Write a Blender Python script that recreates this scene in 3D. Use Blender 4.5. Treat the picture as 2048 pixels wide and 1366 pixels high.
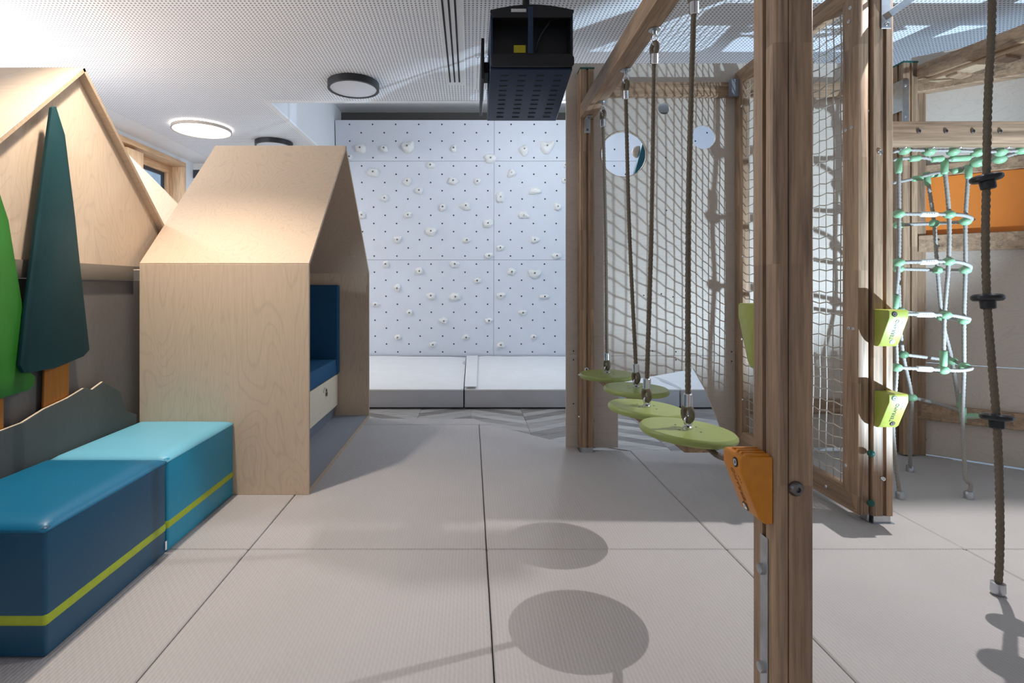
import bpy, bmesh, math, random
from mathutils import Vector, Matrix, noise
from mathutils.geometry import tessellate_polygon
random.seed(7)
for o in list(bpy.data.objects): bpy.data.objects.remove(o)
S = bpy.context.scene
COL = S.collection
PI = math.pi

# ------------------------------------------------------------------ camera, world, lights
CX, CY, F, H = 942.0, 575.0, 1050.0, 1.094
cam = bpy.data.cameras.new('camera'); co = bpy.data.objects.new('camera', cam); COL.objects.link(co)
co.location = (0, 0, H); co.rotation_euler = (PI/2, 0, 0)
cam.sensor_width = 36; cam.lens = 36*F/2048
cam.shift_x = (1024-CX)/2048; cam.shift_y = -(683-CY)/2048
cam.clip_start = 0.05; cam.clip_end = 100
S.camera = co
S.view_settings.view_transform = 'Standard'; S.view_settings.look = 'None'
S.view_settings.exposure = -0.12; S.view_settings.gamma = 1.0; S.view_settings.use_curve_mapping = False
W = bpy.data.worlds.new('sky'); S.world = W; W.use_nodes = True
bg = W.node_tree.nodes['Background']; bg.inputs[0].default_value = (0.52, 0.74, 1.0, 1); bg.inputs[1].default_value = 1.5

def spot(name, loc, target, power, col, size=PI*0.9, blend=0.2, radius=0.05):
    l = bpy.data.lights.new(name, 'SPOT'); l.energy = power; l.color = col; l.spot_size = size; l.spot_blend = blend
    l.shadow_soft_size = radius
    o = bpy.data.objects.new(name, l); COL.objects.link(o); o.location = loc
    o.rotation_euler = (Vector(target)-Vector(loc)).to_track_quat('-Z', 'Y').to_euler()
    return o
COOL = (0.86, 0.93, 1.0); WARM = (1.0, 0.86, 0.70)
L1 = (2.27, 2.422, 2.69); L2 = (-1.37, 2.15, 2.69); L3 = (-3.30, 3.25, 2.66); LB4 = (1.0, 5.1, 2.70); CZ0 = 2.75
def point(name, loc, power, col, radius=0.05):
    l = bpy.data.lights.new(name, 'POINT'); l.energy = power; l.color = col; l.shadow_soft_size = radius
    o = bpy.data.objects.new(name, l); COL.objects.link(o); o.location = loc; return o
def disk(name, loc, power, col, size=0.08):
    l = bpy.data.lights.new(name, 'AREA'); l.shape = 'DISK'; l.size = size; l.energy = power; l.color = col
    o = bpy.data.objects.new(name, l); COL.objects.link(o); o.location = loc; return o
disk('lamp_light_right', L1, 58, (1.0, 0.97, 0.97), 0.014)
spot('lamp_light_left', (L2[0], L2[1], 2.69), (L2[0], L2[1], 0), 170, (1.0, 0.88, 0.76), math.radians(98), 0.95, 0.04)
point('added_ceiling_fill', (L2[0], L2[1], 2.52), 8, (1.0, 0.97, 0.94), 0.05)  # extra fill light added to brighten the ceiling
point('lamp_light_corner', (L3[0], L3[1], 2.56), 74, (0.92, 0.96, 1.0), 0.10)
disk('lamp_light_round', (-2.802, 5.414, CZ0-0.052), 26, (1.0, 0.97, 0.94), 0.5)
point('lamp_light_climbing', LB4, 50, COOL, 0.06)
# low sunlight bounced up off the floor on the right, just outside the view
spot('sun_bounce', (3.0, 1.45, 0.05), (1.7, 3.0, 2.12), 520, (0.58, 0.79, 1.0), math.radians(80), 0.5, 0.012)

# ------------------------------------------------------------------ helpers
BASE = {}
def P(u, v, Y):            # photograph pixel at distance Y -> point in the room
    return Vector(((u-CX)/F*Y, Y, H+(CY-v)/F*Y))

def root(name, label, cat, base=(0, 0, 0), group=None, kind=None):
    o = bpy.data.objects.new(name, None); COL.objects.link(o); o.location = base; o.empty_display_size = 0.05
    o['label'] = label; o['category'] = cat
    if group: o['group'] = group
    if kind: o['kind'] = kind
    BASE[o.name] = Vector(base)
    return o

def mk(name, verts, faces, mat, parent=None, smooth=False, base=None, label=None, kind=None):
    b = Vector(base) if base is not None else (BASE[parent.name] if parent else Vector((0, 0, 0)))
    me = bpy.data.meshes.new(name)
    me.from_pydata([tuple(Vector(v)-b) for v in verts], [], faces); me.update()
    bm = bmesh.new(); bm.from_mesh(me); bmesh.ops.recalc_face_normals(bm, faces=bm.faces); bm.to_mesh(me); bm.free()
    if mat: me.materials.append(mat)
    if smooth:
        for p in me.polygons: p.use_smooth = True
    o = bpy.data.objects.new(name, me); COL.objects.link(o)
    if parent: o.parent = parent
    else: o.location = b
    BASE[o.name] = b
    if label: o['label'] = label
    if kind: o['kind'] = kind
    return o

def tag(o, label, cat, group=None, kind=None):
    o['label'] = label; o['category'] = cat
    if group: o['group'] = group
    if kind: o['kind'] = kind
    return o

def boxvf(x0, x1, y0, y1, z0, z1):
    v = [(x, y, z) for z in (z0, z1) for y in (y0, y1) for x in (x0, x1)]
    f = [(0, 2, 3, 1), (4, 5, 7, 6), (0, 1, 5, 4), (2, 6, 7, 3), (0, 4, 6, 2), (1, 3, 7, 5)]
    return v, f

def bevel(o, w, seg=2, smooth=True, angle=0.5):
    bm = bmesh.new(); bm.from_mesh(o.data)
    ed = [e for e in bm.edges if len(e.link_faces) == 2 and e.calc_face_angle(0) > angle]
    bmesh.ops.bevel(bm, geom=ed, offset=w, segments=seg, profile=0.5, affect='EDGES', clamp_overlap=True)
    bm.to_mesh(o.data); bm.free()
    if smooth and seg > 1:
        for p in o.data.polygons: p.use_smooth = True
        o.data.set_sharp_from_angle(angle=0.6)
    return o

def box(name, x0, x1, y0, y1, z0, z1, mat, parent=None, bev=0, seg=2, base=None, label=None, kind=None):
    if base is None and parent is None: base = ((x0+x1)/2, (y0+y1)/2, z0)
    o = mk(name, *boxvf(x0, x1, y0, y1, z0, z1), mat, parent, base=base, label=label, kind=kind)
    if bev: bevel(o, bev, seg)
    return o

def plate(name, outer, holes, fn, t0, t1, mat, parent=None, base=None, label=None, bev=0, kind=None):
    """flat board with holes: 2-D loops (a,b), fn(a,b,t) -> point"""
    loops = [outer]+holes
    flat = [p for l in loops for p in l]
    tris = tessellate_polygon([[Vector((p[0], p[1], 0)) for p in l] for l in loops])
    n = len(flat)
    v = [fn(a, b, t0) for a, b in flat]+[fn(a, b, t1) for a, b in flat]
    f = [tuple(t) for t in tris]+[tuple(i+n for i in reversed(t)) for t in tris]
    k = 0
    for l in loops:
        m = len(l)
        for i in range(m):
            a, b = k+i, k+(i+1) % m
            f.append((a, b, b+n, a+n))
        k += m
    return mk(name, v, f, mat, parent, base=base, label=label, kind=kind)

def poly(name, outer, fn, t0, t1, mat, parent=None, base=None, label=None, bev=0, seg=2, kind=None):
    n = len(outer)
    v = [fn(a, b, t0) for a, b in outer]+[fn(a, b, t1) for a, b in outer]
    f = [tuple(range(n)), tuple(range(2*n-1, n-1, -1))]+[(i, (i+1) % n, (i+1) % n+n, i+n) for i in range(n)]
    o = mk(name, v, f, mat, parent, base=base, label=label, kind=kind)
    if bev: bevel(o, bev, seg)
    return o
XZ = lambda a, b, t: (a, t, b)
YZ = lambda a, b, t: (t, a, b)
XY = lambda a, b, t: (a, b, t)

def frames(pts):
    ts = []
    for i in range(len(pts)):
        a = pts[max(i-1, 0)]; b = pts[min(i+1, len(pts)-1)]
        ts.append((b-a).normalized())
    up = Vector((0, 0, 1)) if abs(ts[0].z) < 0.9 else Vector((1, 0, 0))
    n = (up-ts[0]*up.dot(ts[0])).normalized(); out = []
    for t in ts:
        n = (n-t*n.dot(t)).normalized(); out.append((n, t.cross(n)))
    return out

def resample(pts, step):
    pts = [Vector(p) for p in pts]
    if len(pts) > 2:   # catmull-rom
        q = []
        for i in range(len(pts)-1):
            p0 = pts[max(i-1, 0)]; p1 = pts[i]; p2 = pts[i+1]; p3 = pts[min(i+2, len(pts)-1)]
            for k in range(12):
                t = k/12
                q.append(0.5*((2*p1)+(p2-p0)*t+(2*p0-5*p1+4*p2-p3)*t*t+(3*p1-p0-3*p2+p3)*t**3))
        q.append(pts[-1]); pts = q
    d = [0]
    for i in range(1, len(pts)): d.append(d[-1]+(pts[i]-pts[i-1]).length)
    n = max(2, int(d[-1]/step)+1); out = []; j = 0
    for k in range(n):
        s = d[-1]*k/(n-1)
        while j < len(d)-2 and d[j+1] < s: j += 1
        w = (s-d[j])/max(1e-9, d[j+1]-d[j]); out.append(pts[j].lerp(pts[j+1], w))
    return out

def tubevf(pts, r, sides=8, closed=False, caps=True):
    pts = [Vector(p) for p in pts]; fr = frames(pts); v = []; f = []
    for i, p in enumerate(pts):
        rr = r[i] if isinstance(r, (list, tuple)) else r
        for k in range(sides):
            a = 2*PI*k/sides; v.append(p+(fr[i][0]*math.cos(a)+fr[i][1]*math.sin(a))*rr)
    for i in range(len(pts)-1):
        for k in range(sides):
            f.append((i*sides+k, i*sides+(k+1) % sides, (i+1)*sides+(k+1) % sides, (i+1)*sides+k))
    if caps:
        f.append(tuple(range(sides-1, -1, -1))); b = (len(pts)-1)*sides; f.append(tuple(b+k for k in range(sides)))
    return v, f
def tube(name, pts, r, mat, parent=None, sides=8, base=None, step=None, label=None):
    if step: pts = resample(pts, step)
    return mk(name, *tubevf(pts, r, sides), mat, parent, smooth=True, base=base, label=label)

def rope(name, pts, R, mat, parent=None, pitch=0.085, strands=4, base=None, step=0.008, depth=0.40):
    pts = resample(pts, step); fr = frames(pts); n = strands*4; v = []; f = []; s = 0
    for i, p in enumerate(pts):
        if i: s += (pts[i]-pts[i-1]).length
        ph = 2*PI*s/pitch
        for k in range(n):
            a = 2*PI*k/n; r = R*(1-depth+depth*abs(math.cos(strands/2*(a-ph))))
            v.append(p+(fr[i][0]*math.cos(a)+fr[i][1]*math.sin(a))*r)
    for i in range(len(pts)-1):
        for k in range(n): f.append((i*n+k, i*n+(k+1) % n, (i+1)*n+(k+1) % n, (i+1)*n+k))
    f.append(tuple(range(n-1, -1, -1))); b = (len(pts)-1)*n; f.append(tuple(b+k for k in range(n)))
    return mk(name, v, f, mat, parent, smooth=True, base=base)

def lathevf(prof, c, axis=(0, 0, 1), n=24, caps=True):
    """profile (r,h) revolved about axis through c"""
    ax = Vector(axis).normalized(); up = Vector((1, 0, 0)) if abs(ax.x) < 0.9 else Vector((0, 1, 0))
    a = (up-ax*up.dot(ax)).normalized(); b = ax.cross(a); c = Vector(c); v = []; f = []
    for r, h in prof:
        for k in range(n):
            t = 2*PI*k/n; v.append(c+ax*h+(a*math.cos(t)+b*math.sin(t))*r)
    for i in range(len(prof)-1):
        for k in range(n): f.append((i*n+k, i*n+(k+1) % n, (i+1)*n+(k+1) % n, (i+1)*n+k))
    if caps and prof[0][0] > 1e-6: f.append(tuple(range(n-1, -1, -1)))
    if caps and prof[-1][0] > 1e-6: f.append(tuple((len(prof)-1)*n+k for k in range(n)))
    return v, f
def lathe(name, prof, c, mat, parent=None, axis=(0, 0, 1), n=24, base=None, label=None, caps=True):
    o = mk(name, *lathevf(prof, c, axis, n, caps), mat, parent, smooth=True, base=base, label=label)
    o.data.set_sharp_from_angle(angle=0.7)
    return o
def torus(name, c, R, r, mat, parent, axis=(0, 1, 0), n=18, sides=8, sz=1.0):
    ax = Vector(axis).normalized(); up = Vector((0, 0, 1)) if abs(ax.z) < 0.9 else Vector((1, 0, 0))
    a = (up-ax*up.dot(ax)).normalized(); b = ax.cross(a); c = Vector(c); v = []; f = []
    for i in range(n):
        t = 2*PI*i/n; d = a*math.cos(t)*sz+b*math.sin(t)
        for k in range(sides):
            s = 2*PI*k/sides; v.append(c+d*R+(d.normalized()*math.cos(s)+ax*math.sin(s))*r)
    for i in range(n):
        for k in range(sides):
            f.append((i*sides+k, i*sides+(k+1) % sides, ((i+1) % n)*sides+(k+1) % sides, ((i+1) % n)*sides+k))
    return mk(name, v, f, mat, parent, smooth=True)
def screw(parent, c, axis, mat, r=0.009, h=0.005, name='bolt'):
    return lathe(name, [(r, 0), (r, h*0.4), (r*0.7, h), (r*0.35, h*1.05), (r*0.3, h*0.6), (0, h*0.6)], c, mat, parent, axis, 12)
def ball(name, c, r, mat, parent, sx=1, sy=1, sz=1, n=10):
    prof = [(max(1e-7, r*math.sin(PI*i/n)), -r*math.cos(PI*i/n)) for i in range(n+1)]
    v, f = lathevf(prof, (0, 0, 0), (0, 0, 1), 14)
    return mk(name, [Vector(c)+Vector((p.x*sx, p.y*sy, p.z*sz)) for p in v], f, mat, parent, smooth=True)

# ------------------------------------------------------------------ materials
def srgb(r, g, b):
    f = lambda c: c/12.92 if c <= 0.04045 else ((c+0.055)/1.055)**2.4
    return (f(r/255), f(g/255), f(b/255), 1)
class NT:
    def __init__(s, name):
        s.m = bpy.data.materials.new(name); s.m.use_nodes = True; s.t = s.m.node_tree; s.b = s.t.nodes['Principled BSDF']
    def n(s, typ, **kw):
        nd = s.t.nodes.new(typ)
        for k, v in kw.items(): setattr(nd, k, v)
        return nd
    def l(s, a, b): s.t.links.new(a, b)
    def math(s, op, a, b=None, c=None):
        nd = s.n('ShaderNodeMath', operation=op)
        for i, x in enumerate((a, b, c)):
            if x is None: continue
            if isinstance(x, (int, float)): nd.inputs[i].default_value = x
            else: s.l(x, nd.inputs[i])
        return nd.outputs[0]
    def coord(s, scale=(1, 1, 1), rand=True):
        tc = s.n('ShaderNodeTexCoord'); mp = s.n('ShaderNodeMapping'); mp.inputs['Scale'].default_value = scale
        if rand:
            oi = s.n('ShaderNodeObjectInfo'); ad = s.n('ShaderNodeVectorMath', operation='MULTIPLY_ADD')
            s.l(oi.outputs['Random'], ad.inputs[0]); ad.inputs[1].default_value = (13.1, 7.7, 5.3); s.l(tc.outputs['Object'], ad.inputs[2])
            s.l(ad.outputs[0], mp.inputs['Vector'])
        else: s.l(tc.outputs['Object'], mp.inputs['Vector'])
        return mp.outputs[0]
    def noise(s, vec, scale, detail=3, rough=0.5, dist=0):
        nd = s.n('ShaderNodeTexNoise'); nd.inputs['Scale'].default_value = scale; nd.inputs['Detail'].default_value = detail
        nd.inputs['Roughness'].default_value = rough; nd.inputs['Distortion'].default_value = dist; s.l(vec, nd.inputs['Vector'])
        return nd.outputs['Fac']
    def ramp(s, fac, stops):
        r = s.n('ShaderNodeValToRGB'); e = r.color_ramp.elements
        while len(e) < len(stops): e.new(0.5)
        for i, (p, c) in enumerate(stops): e[i].position = p; e[i].color = c
        s.l(fac, r.inputs[0]); return r.outputs[0]
    def mix(s, fac, a, b, mode='MIX'):
        m = s.n('ShaderNodeMix', data_type='RGBA', blend_type=mode)
        for sock, x in ((m.inputs[0], fac), (m.inputs[6], a), (m.inputs[7], b)):
            if isinstance(x, (int, float)): sock.default_value = x
            elif isinstance(x, tuple): sock.default_value = x
            else: s.l(x, sock)
        return m.outputs[2]
    def bump(s, h, strength=0.2, dist=0.002):
        b = s.n('ShaderNodeBump'); b.inputs['Strength'].default_value = strength; b.inputs['Distance'].default_value = dist
        s.l(h, b.inputs['Height']); s.l(b.outputs[0], s.b.inputs['Normal'])
    def set(s, col=None, rough=0.5, metal=0.0, spec=0.5):
        if col is not None:
            if isinstance(col, tuple): s.b.inputs['Base Color'].default_value = col
            else: s.l(col, s.b.inputs['Base Color'])
        s.b.inputs['Roughness'].default_value = rough; s.b.inputs['Metallic'].default_value = metal
        s.b.inputs['Specular IOR Level'].default_value = spec
        return s.m
def plain(name, c, rough=0.5, metal=0, spec=0.5, nz=0.06, nscale=40, bump=0.0):
    t = NT(name); v = t.coord(); n = t.noise(v, nscale, 3)
    d = tuple(x*(1-nz) for x in c[:3])+(1,); l = tuple(min(1, x*(1+nz)) for x in c[:3])+(1,)
    t.set(t.ramp(n, [(0.3, d), (0.7, l)]), rough, metal, spec)
    if bump: t.bump(t.noise(v, nscale*6, 2), bump, 0.001)
    return t.m
def mul(c, k): return tuple(x*k for x in c[:3])+(1,)

def plywood(name, c, axis='z', contrast=1.0):
    t = NT(name)
    sc = {'z': (1, 1, 0.16), 'x': (0.16, 1, 1), 'y': (1, 0.16, 1)}[axis]
    v = t.coord(sc)
    n1 = t.noise(v, 2.6, 3, 0.5, 0.9)
    rings = t.math('FRACT', t.math('MULTIPLY', n1, 30))
    tri = t.math('ABSOLUTE', t.math('SUBTRACT', rings, 0.5))          # 0..0.5
    ring = t.math('SMOOTH_MIN', t.math('MULTIPLY', tri, 3.0), 1.0, 0.3)
    fine = t.noise(t.coord(tuple(x*(1 if x < 1 else 3) for x in sc)), 60, 3, 0.6)
    big = t.noise(v, 1.3, 2)
    col = t.ramp(big, [(0.3, mul(c, 0.93)), (0.7, mul(c, 1.04))])
    col = t.mix(0.42*contrast, col, t.ramp(ring, [(0.0, mul(c, 0.66)), (0.45, c)]))
    col = t.mix(0.35*contrast, col, t.ramp(fine, [(0.3, mul(c, 0.80)), (0.65, mul(c, 1.05))]))
    return t.set(col, 0.55, 0, 0.35)
def timber(name, c, axis='z', strip=True, dark=0.55):
    t = NT(name)
    k = {'x': 0, 'y': 1, 'z': 2}[axis]
    sc = [1, 1, 1]; sc[k] = 0.05
    v = t.coord(tuple(sc))
    n = t.noise(v, 28, 5, 0.6, 1.2); g = t.noise(v, 120, 3, 0.6)
    col = t.ramp(n, [(0.34, mul(c, dark*0.85)), (0.47, c), (0.64, mul(c, 1.2))])
    col = t.mix(0.45, col, t.ramp(g, [(0.35, mul(c, 0.5)), (0.62, mul(c, 1.15))]))
    if strip:
        s2 = [36, 36, 36]; s2[k] = 1.9
        w = t.n('ShaderNodeTexWhiteNoise', noise_dimensions='3D'); fl = t.n('ShaderNodeVectorMath', operation='FLOOR')
        t.l(t.coord(tuple(s2)), fl.inputs[0]); t.l(fl.outputs[0], w.inputs[0])
        col = t.mix(0.62, col, t.ramp(w.outputs['Value'], [(0.0, (0.72, 0.66, 0.62, 1)), (1.0, (1.25, 1.2, 1.15, 1))]), 'MULTIPLY')
    t.set(col, 0.5, 0, 0.35); t.bump(g, 0.15, 0.001)
    return t.m
BIRCH = srgb(220, 196, 170)
M = {}
M['ply'] = plywood('birch_plywood', BIRCH, 'z')
M['ply_x'] = plywood('birch_plywood_across', BIRCH, 'x')
M['ply_edge'] = plain('plywood_edge', srgb(192, 166, 138), 0.6, nz=0.12, nscale=90)
M['ply_pale'] = plywood('pale_plywood_panel', srgb(206, 192, 178), 'x', 0.7)
M['ply_grey'] = plywood('grey_stained_plywood', srgb(112, 106, 102), 'z', 0.6)
M['ply_slate'] = plywood('dark_slate_plywood', srgb(84, 88, 86), 'z', 0.4)
M['rail_grey'] = plywood('grey_rail_plywood', srgb(126, 117, 106), 'y', 0.6)
M['teal_tree'] = plywood('dark_teal_stained_wood', srgb(9, 58, 62), 'z', 0.7)
M['green_tree'] = plywood('bright_green_stained_wood', srgb(42, 114, 33), 'z', 0.5)
M['trunk'] = plywood('orange_brown_stained_wood', srgb(170, 104, 36), 'z', 1.2)
for a in 'xyz':
    M['larch_'+a] = timber('larch_timber_'+a, srgb(168, 140, 114), a)
M['pine_y'] = timber('light_pine_window', srgb(226, 184, 142), 'y', False, 0.8)
M['pine_z'] = timber('light_pine_window_upright', srgb(226, 190, 152), 'z', False, 0.8)
M['white'] = plain('white_paint', srgb(238, 238, 238), 0.6, nz=0.01)
M['wall'] = plain('wall_paint', srgb(232, 232, 234), 0.7, nz=0.015)
M['gap'] = plain('gap_shade_grey', srgb(92, 88, 86), 0.8, nz=0.05)  # darkened colour holds the shade in the gap over the climbing wall
M['climb'] = plain('climbing_panel_paint', srgb(216, 220, 229), 0.6, nz=0.02, nscale=6)
M['hold'] = plain('climbing_hold_resin', srgb(236, 235, 232), 0.75, nz=0.04, bump=0.25)
M['dot'] = plain('dark_hole', srgb(40, 40, 44), 0.8)
M['steel'] = plain('galvanized_steel', srgb(190, 194, 198), 0.35, 1.0, nz=0.12, nscale=25)
M['chrome'] = plain('polished_steel', srgb(225, 226, 228), 0.18, 1.0, nz=0.03)
M['darksteel'] = plain('dark_steel', srgb(125, 121, 118), 0.35, 1.0)
M['rope'] = plain('brown_grey_rope', srgb(112, 100, 84), 0.85, nz=0.2, nscale=200)
M['rope_white'] = plain('pale_grey_rope', srgb(160, 154, 146), 0.8, nz=0.15, nscale=200)
M['netcord'] = plain('net_cord', srgb(190, 180, 166), 0.8, nz=0.1)
M['sleeve'] = plain('white_sleeve', srgb(240, 240, 236), 0.5)
M['mint'] = plain('mint_plastic', srgb(140, 182, 142), 0.4)
M['lime'] = plain('lime_disc_lacquer', srgb(150, 162, 90), 0.35, nz=0.05, nscale=15)
M['lime2'] = plain('lime_plastic_hold', srgb(156, 162, 70), 0.4)
M['orange'] = plain('orange_plastic_hold', srgb(214, 132, 24), 0.42)
M['orange_p'] = plain('orange_panel_lacquer', srgb(214, 122, 44), 0.5, nz=0.05, nscale=4)
M['black'] = plain('black_plastic', srgb(18, 19, 22), 0.35)
M['greencap'] = plain('green_post_cap', srgb(20, 84, 76), 0.5)
M['ink'] = plain('dark_print', srgb(38, 52, 24), 0.6)
M['navy'] = plain('navy_metal_housing', srgb(18, 40, 70), 0.45, 0.0, nz=0.04)
M['navyblack'] = plain('black_metal_housing', srgb(9, 10, 15), 0.5)
M['yellow'] = plain('yellow_sticker', srgb(214, 196, 46), 0.6, nz=0.15, nscale=220)
M['paper'] = plain('white_sticker', srgb(200, 198, 196), 0.6, nz=0.15, nscale=220)
M['pool'] = plain('deep_blue_leatherette_lit_top', srgb(8, 108, 146), 0.38, nz=0.05, nscale=400, bump=0.12)  # bench tops carry the overhead light, sides the shade, in their colours
M['turq_lit'] = plain('turquoise_leatherette_lit_top', srgb(120, 196, 222), 0.42, nz=0.03, nscale=400, bump=0.12)
M['turq'] = plain('turquoise_leatherette_shaded_side', srgb(6, 142, 178), 0.42, nz=0.03, nscale=400, bump=0.12)
M['pool_shade'] = plain('deep_blue_leatherette_shaded_side', srgb(4, 76, 108), 0.38, nz=0.04, nscale=400, bump=0.12)
M['stripe'] = plain('lime_stripe_vinyl', srgb(168, 186, 40), 0.45)
M['nookblue'] = plain('petrol_blue_fabric', srgb(8, 80, 120), 0.75, nz=0.06, nscale=300, bump=0.2)
M['felt'] = plain('grey_carpet', srgb(150, 152, 160), 0.95, nz=0.1, nscale=300, bump=0.3)
M['kick'] = plain('grey_toe_kick', srgb(128, 130, 138), 0.5)
M['vinyl_w'] = plain('white_vinyl', srgb(242, 241, 240), 0.5, nz=0.02, nscale=5)
M['vinyl_g'] = plain('grey_vinyl', srgb(204, 204, 208), 0.45, nz=0.04, nscale=5)
M['teal'] = plain('teal_pad', srgb(10, 84, 104), 0.6)
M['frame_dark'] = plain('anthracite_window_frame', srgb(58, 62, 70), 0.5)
M['concrete'] = plain('grey_facade', srgb(176, 176, 176), 0.8, nz=0.1, nscale=3)
M['ringblack'] = plain('black_lamp_ring', srgb(28, 29, 33), 0.45)
M['ringpale'] = plain('pale_lamp_ring', srgb(186, 174, 164), 0.5)
M['opal'] = plain('opal_diffuser', srgb(225, 226, 232), 0.5, nz=0.0)
def emit(name, c, k):
    t = NT(name); t.set(c, 0.5); t.b.inputs['Emission Color'].default_value = c; t.b.inputs['Emission Strength'].default_value = k; return t.m
M['lit'] = emit('lit_diffuser', (1, 0.97, 0.92, 1), 6)
# glass
t = NT('window_glass'); t.set((1, 1, 1, 1), 0.02); t.b.inputs['Transmission Weight'].default_value = 1.0; t.b.inputs['IOR'].default_value = 1.05
M['glass'] = t.m
# ribbed sports mat
t = NT('ribbed_foam_mat'); v = t.coord(rand=False)
sx = t.n('ShaderNodeSeparateXYZ'); t.l(v, sx.inputs[0])
rib = t.math('SINE', t.math('MULTIPLY', sx.outputs[0], 2*PI/0.0125))
rib2 = t.math('SINE', t.math('ADD', t.math('MULTIPLY', sx.outputs[1], 2*PI/0.03), t.math('MULTIPLY', sx.outputs[0], 2*PI/0.025)))
hgt = t.math('MULTIPLY_ADD', rib2, 0.35, rib)
base = t.ramp(t.noise(v, 1.6, 2), [(0.3, srgb(184, 178, 176)), (0.7, srgb(191, 185, 183))])
t.set(t.mix(0.10, base, t.ramp(t.math('MULTIPLY_ADD', hgt, 0.35, 0.5), [(0.0, srgb(120, 114, 112)), (1.0, srgb(225, 220, 216))])), 0.62, 0, 0.35)
t.bump(hgt, 0.25, 0.0015); M['mat'] = t.m
M['mat_side'] = plain('mat_core', srgb(150, 146, 142), 0.8)
# perforated ceiling board: square grid of 10 mm holes every 24 mm
t = NT('perforated_ceiling_board'); v = t.coord((1/0.024, 1/0.024, 1), rand=False)
sx = t.n('ShaderNodeSeparateXYZ'); t.l(v, sx.inputs[0])
fx = t.math('SUBTRACT', t.math('FRACT', sx.outputs[0]), 0.5); fy = t.math('SUBTRACT', t.math('FRACT', sx.outputs[1]), 0.5)
dd = t.math('SQRT', t.math('ADD', t.math('MULTIPLY', fx, fx), t.math('MULTIPLY', fy, fy)))
msk = t.math('LESS_THAN', dd, 0.235)
t.set(t.mix(msk, srgb(246, 247, 250), srgb(112, 112, 117)), 0.75); M['ceil'] = t.m
# grey wood flooring, several tones
def plank_mat(i, c):
    t = NT('grey_oak_plank_%d' % i); v = t.coord((0.12, 1.4, 1)); n = t.noise(v, 14, 5, 0.65, 1.4)
    t.set(t.ramp(n, [(0.25, mul(c, 0.55)), (0.5, c), (0.75, mul(c, 1.25))]), 0.45); return t.m
PL = [plank_mat(i, srgb(*c)) for i, c in enumerate([(176, 172, 168), (158, 152, 148), (190, 186, 182), (138, 132, 128)])]

# ------------------------------------------------------------------ room shell
FZ = -0.03        # finished wood floor under the mats (mat tops are z = 0)
CZ = 2.75         # ceiling
floor = box('floor', -3.9, 5.2, -1.2, 7.4, FZ-0.12, FZ-0.006, PL[1]); tag(floor, 'grey wooden floor laid in chevron planks before the climbing wall', 'floor', kind='structure')
# chevron planks where the floor shows
cw, ph, sl = 0.46, 0.125, 0.62
def plankmesh(sgn):
    g = 0.0015
    pts = [(g, g), (cw-g, g+sgn*sl*cw), (cw-g, ph-g+sgn*sl*cw), (g, ph-g)]
    v = [(x, y, -0.006) for x, y in pts]+[(x, y, 0) for x, y in pts]
    me = bpy.data.meshes.new('plank'); me.from_pydata(v, [], [(0, 3, 2, 1), (4, 5, 6, 7), (0, 1, 5, 4), (1, 2, 6, 5), (2, 3, 7, 6), (3, 0, 4, 7)])
    me.materials.append(PL[0]); return me
pm = {1: plankmesh(1), -1: plankmesh(-1)}
for k in range(-3, 6):
    sg = 1 if k % 2 else -1
    for i in range(30):
        y = 3.35+i*ph-(sl*cw if sg > 0 else 0); x = k*cw
        yc = y+sg*sl*cw/2
        if yc < 3.55 or yc > 5.15 or (x+cw < 0 and yc < 4.2): continue
        o = bpy.data.objects.new('plank', pm[sg]); COL.objects.link(o); o.parent = floor
        o.location = Vector((x, y, FZ))-BASE[floor.name]
        o.material_slots[0].link = 'OBJECT'; o.material_slots[0].material = random.choice([PL[0], PL[0], PL[1], PL[2], PL[3]])

# ceiling with the raised bay over the climbing wall
RX, RY = -1.80, 4.71
out = [(-3.9, -1.2), (5.2, -1.2), (5.2, RY), (RX, RY), (RX, 7.4), (-3.9, 7.4)]
ceil = poly('ceiling', out, XY, CZ, CZ+0.02, M['ceil'], base=(0, 0, CZ)); tag(ceil, 'white perforated acoustic ceiling with rows of small round holes', 'ceiling', kind='structure')
def ctrim(n, x0, x1, y0, y1, lab):
    o = box(n, x0, x1, y0, y1, CZ-0.002, CZ, M['white'], base=(x0, y0, CZ-0.002)); tag(o, lab, 'trim', kind='structure')
ctrim('trim_1', RX-0.055, RX, RY-0.06, 7.39, 'white ceiling edge strip beside the raised bay')
ctrim('trim_2', RX, 5.1, RY-0.06, RY, 'white ceiling edge strip in front of the raised bay')
ctrim('trim_3', -3.9, -3.35, -1.2, 7.38, 'plain white ceiling strip along the window wall')
def wallbox(n, *a, m=None, lab=''):
    o = box(n, *a, m or M['wall']); tag(o, lab, 'wall', kind='structure'); return o
wallbox('wall_bay_left', RX-0.10, RX, RY+0.001, 7.39, CZ+0.021, 3.52, lab='white upright side of the raised ceiling bay')
wallbox('wall_bay_front', RX, 5.2, RY-0.1, RY, CZ+0.021, 3.52, lab='white upright front of the raised ceiling bay')
o = box('ceiling_bay', RX-0.1, 5.2, RY-0.1, 7.4, 3.52, 3.58, M['white']); tag(o, 'plain white ceiling of the raised bay above the climbing wall', 'ceiling', kind='structure')
wallbox('wall_back', RX-0.02, 5.2, 7.28, 7.42, FZ-0.1, 3.52, m=M['gap'], lab='back wall above the climbing wall, coloured dark for the shaded gap')
wallbox('wall_back_left', -3.9, RX-0.02, 7.0, 7.12, FZ-0.1, CZ, lab='white back wall beside the wooden window')
box('shadow_joint', -3.7, -3.3, 6.985, 6.999, 2.55, 2.66, M['frame_dark'], bpy.data.objects['wall_back_left'])
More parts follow.
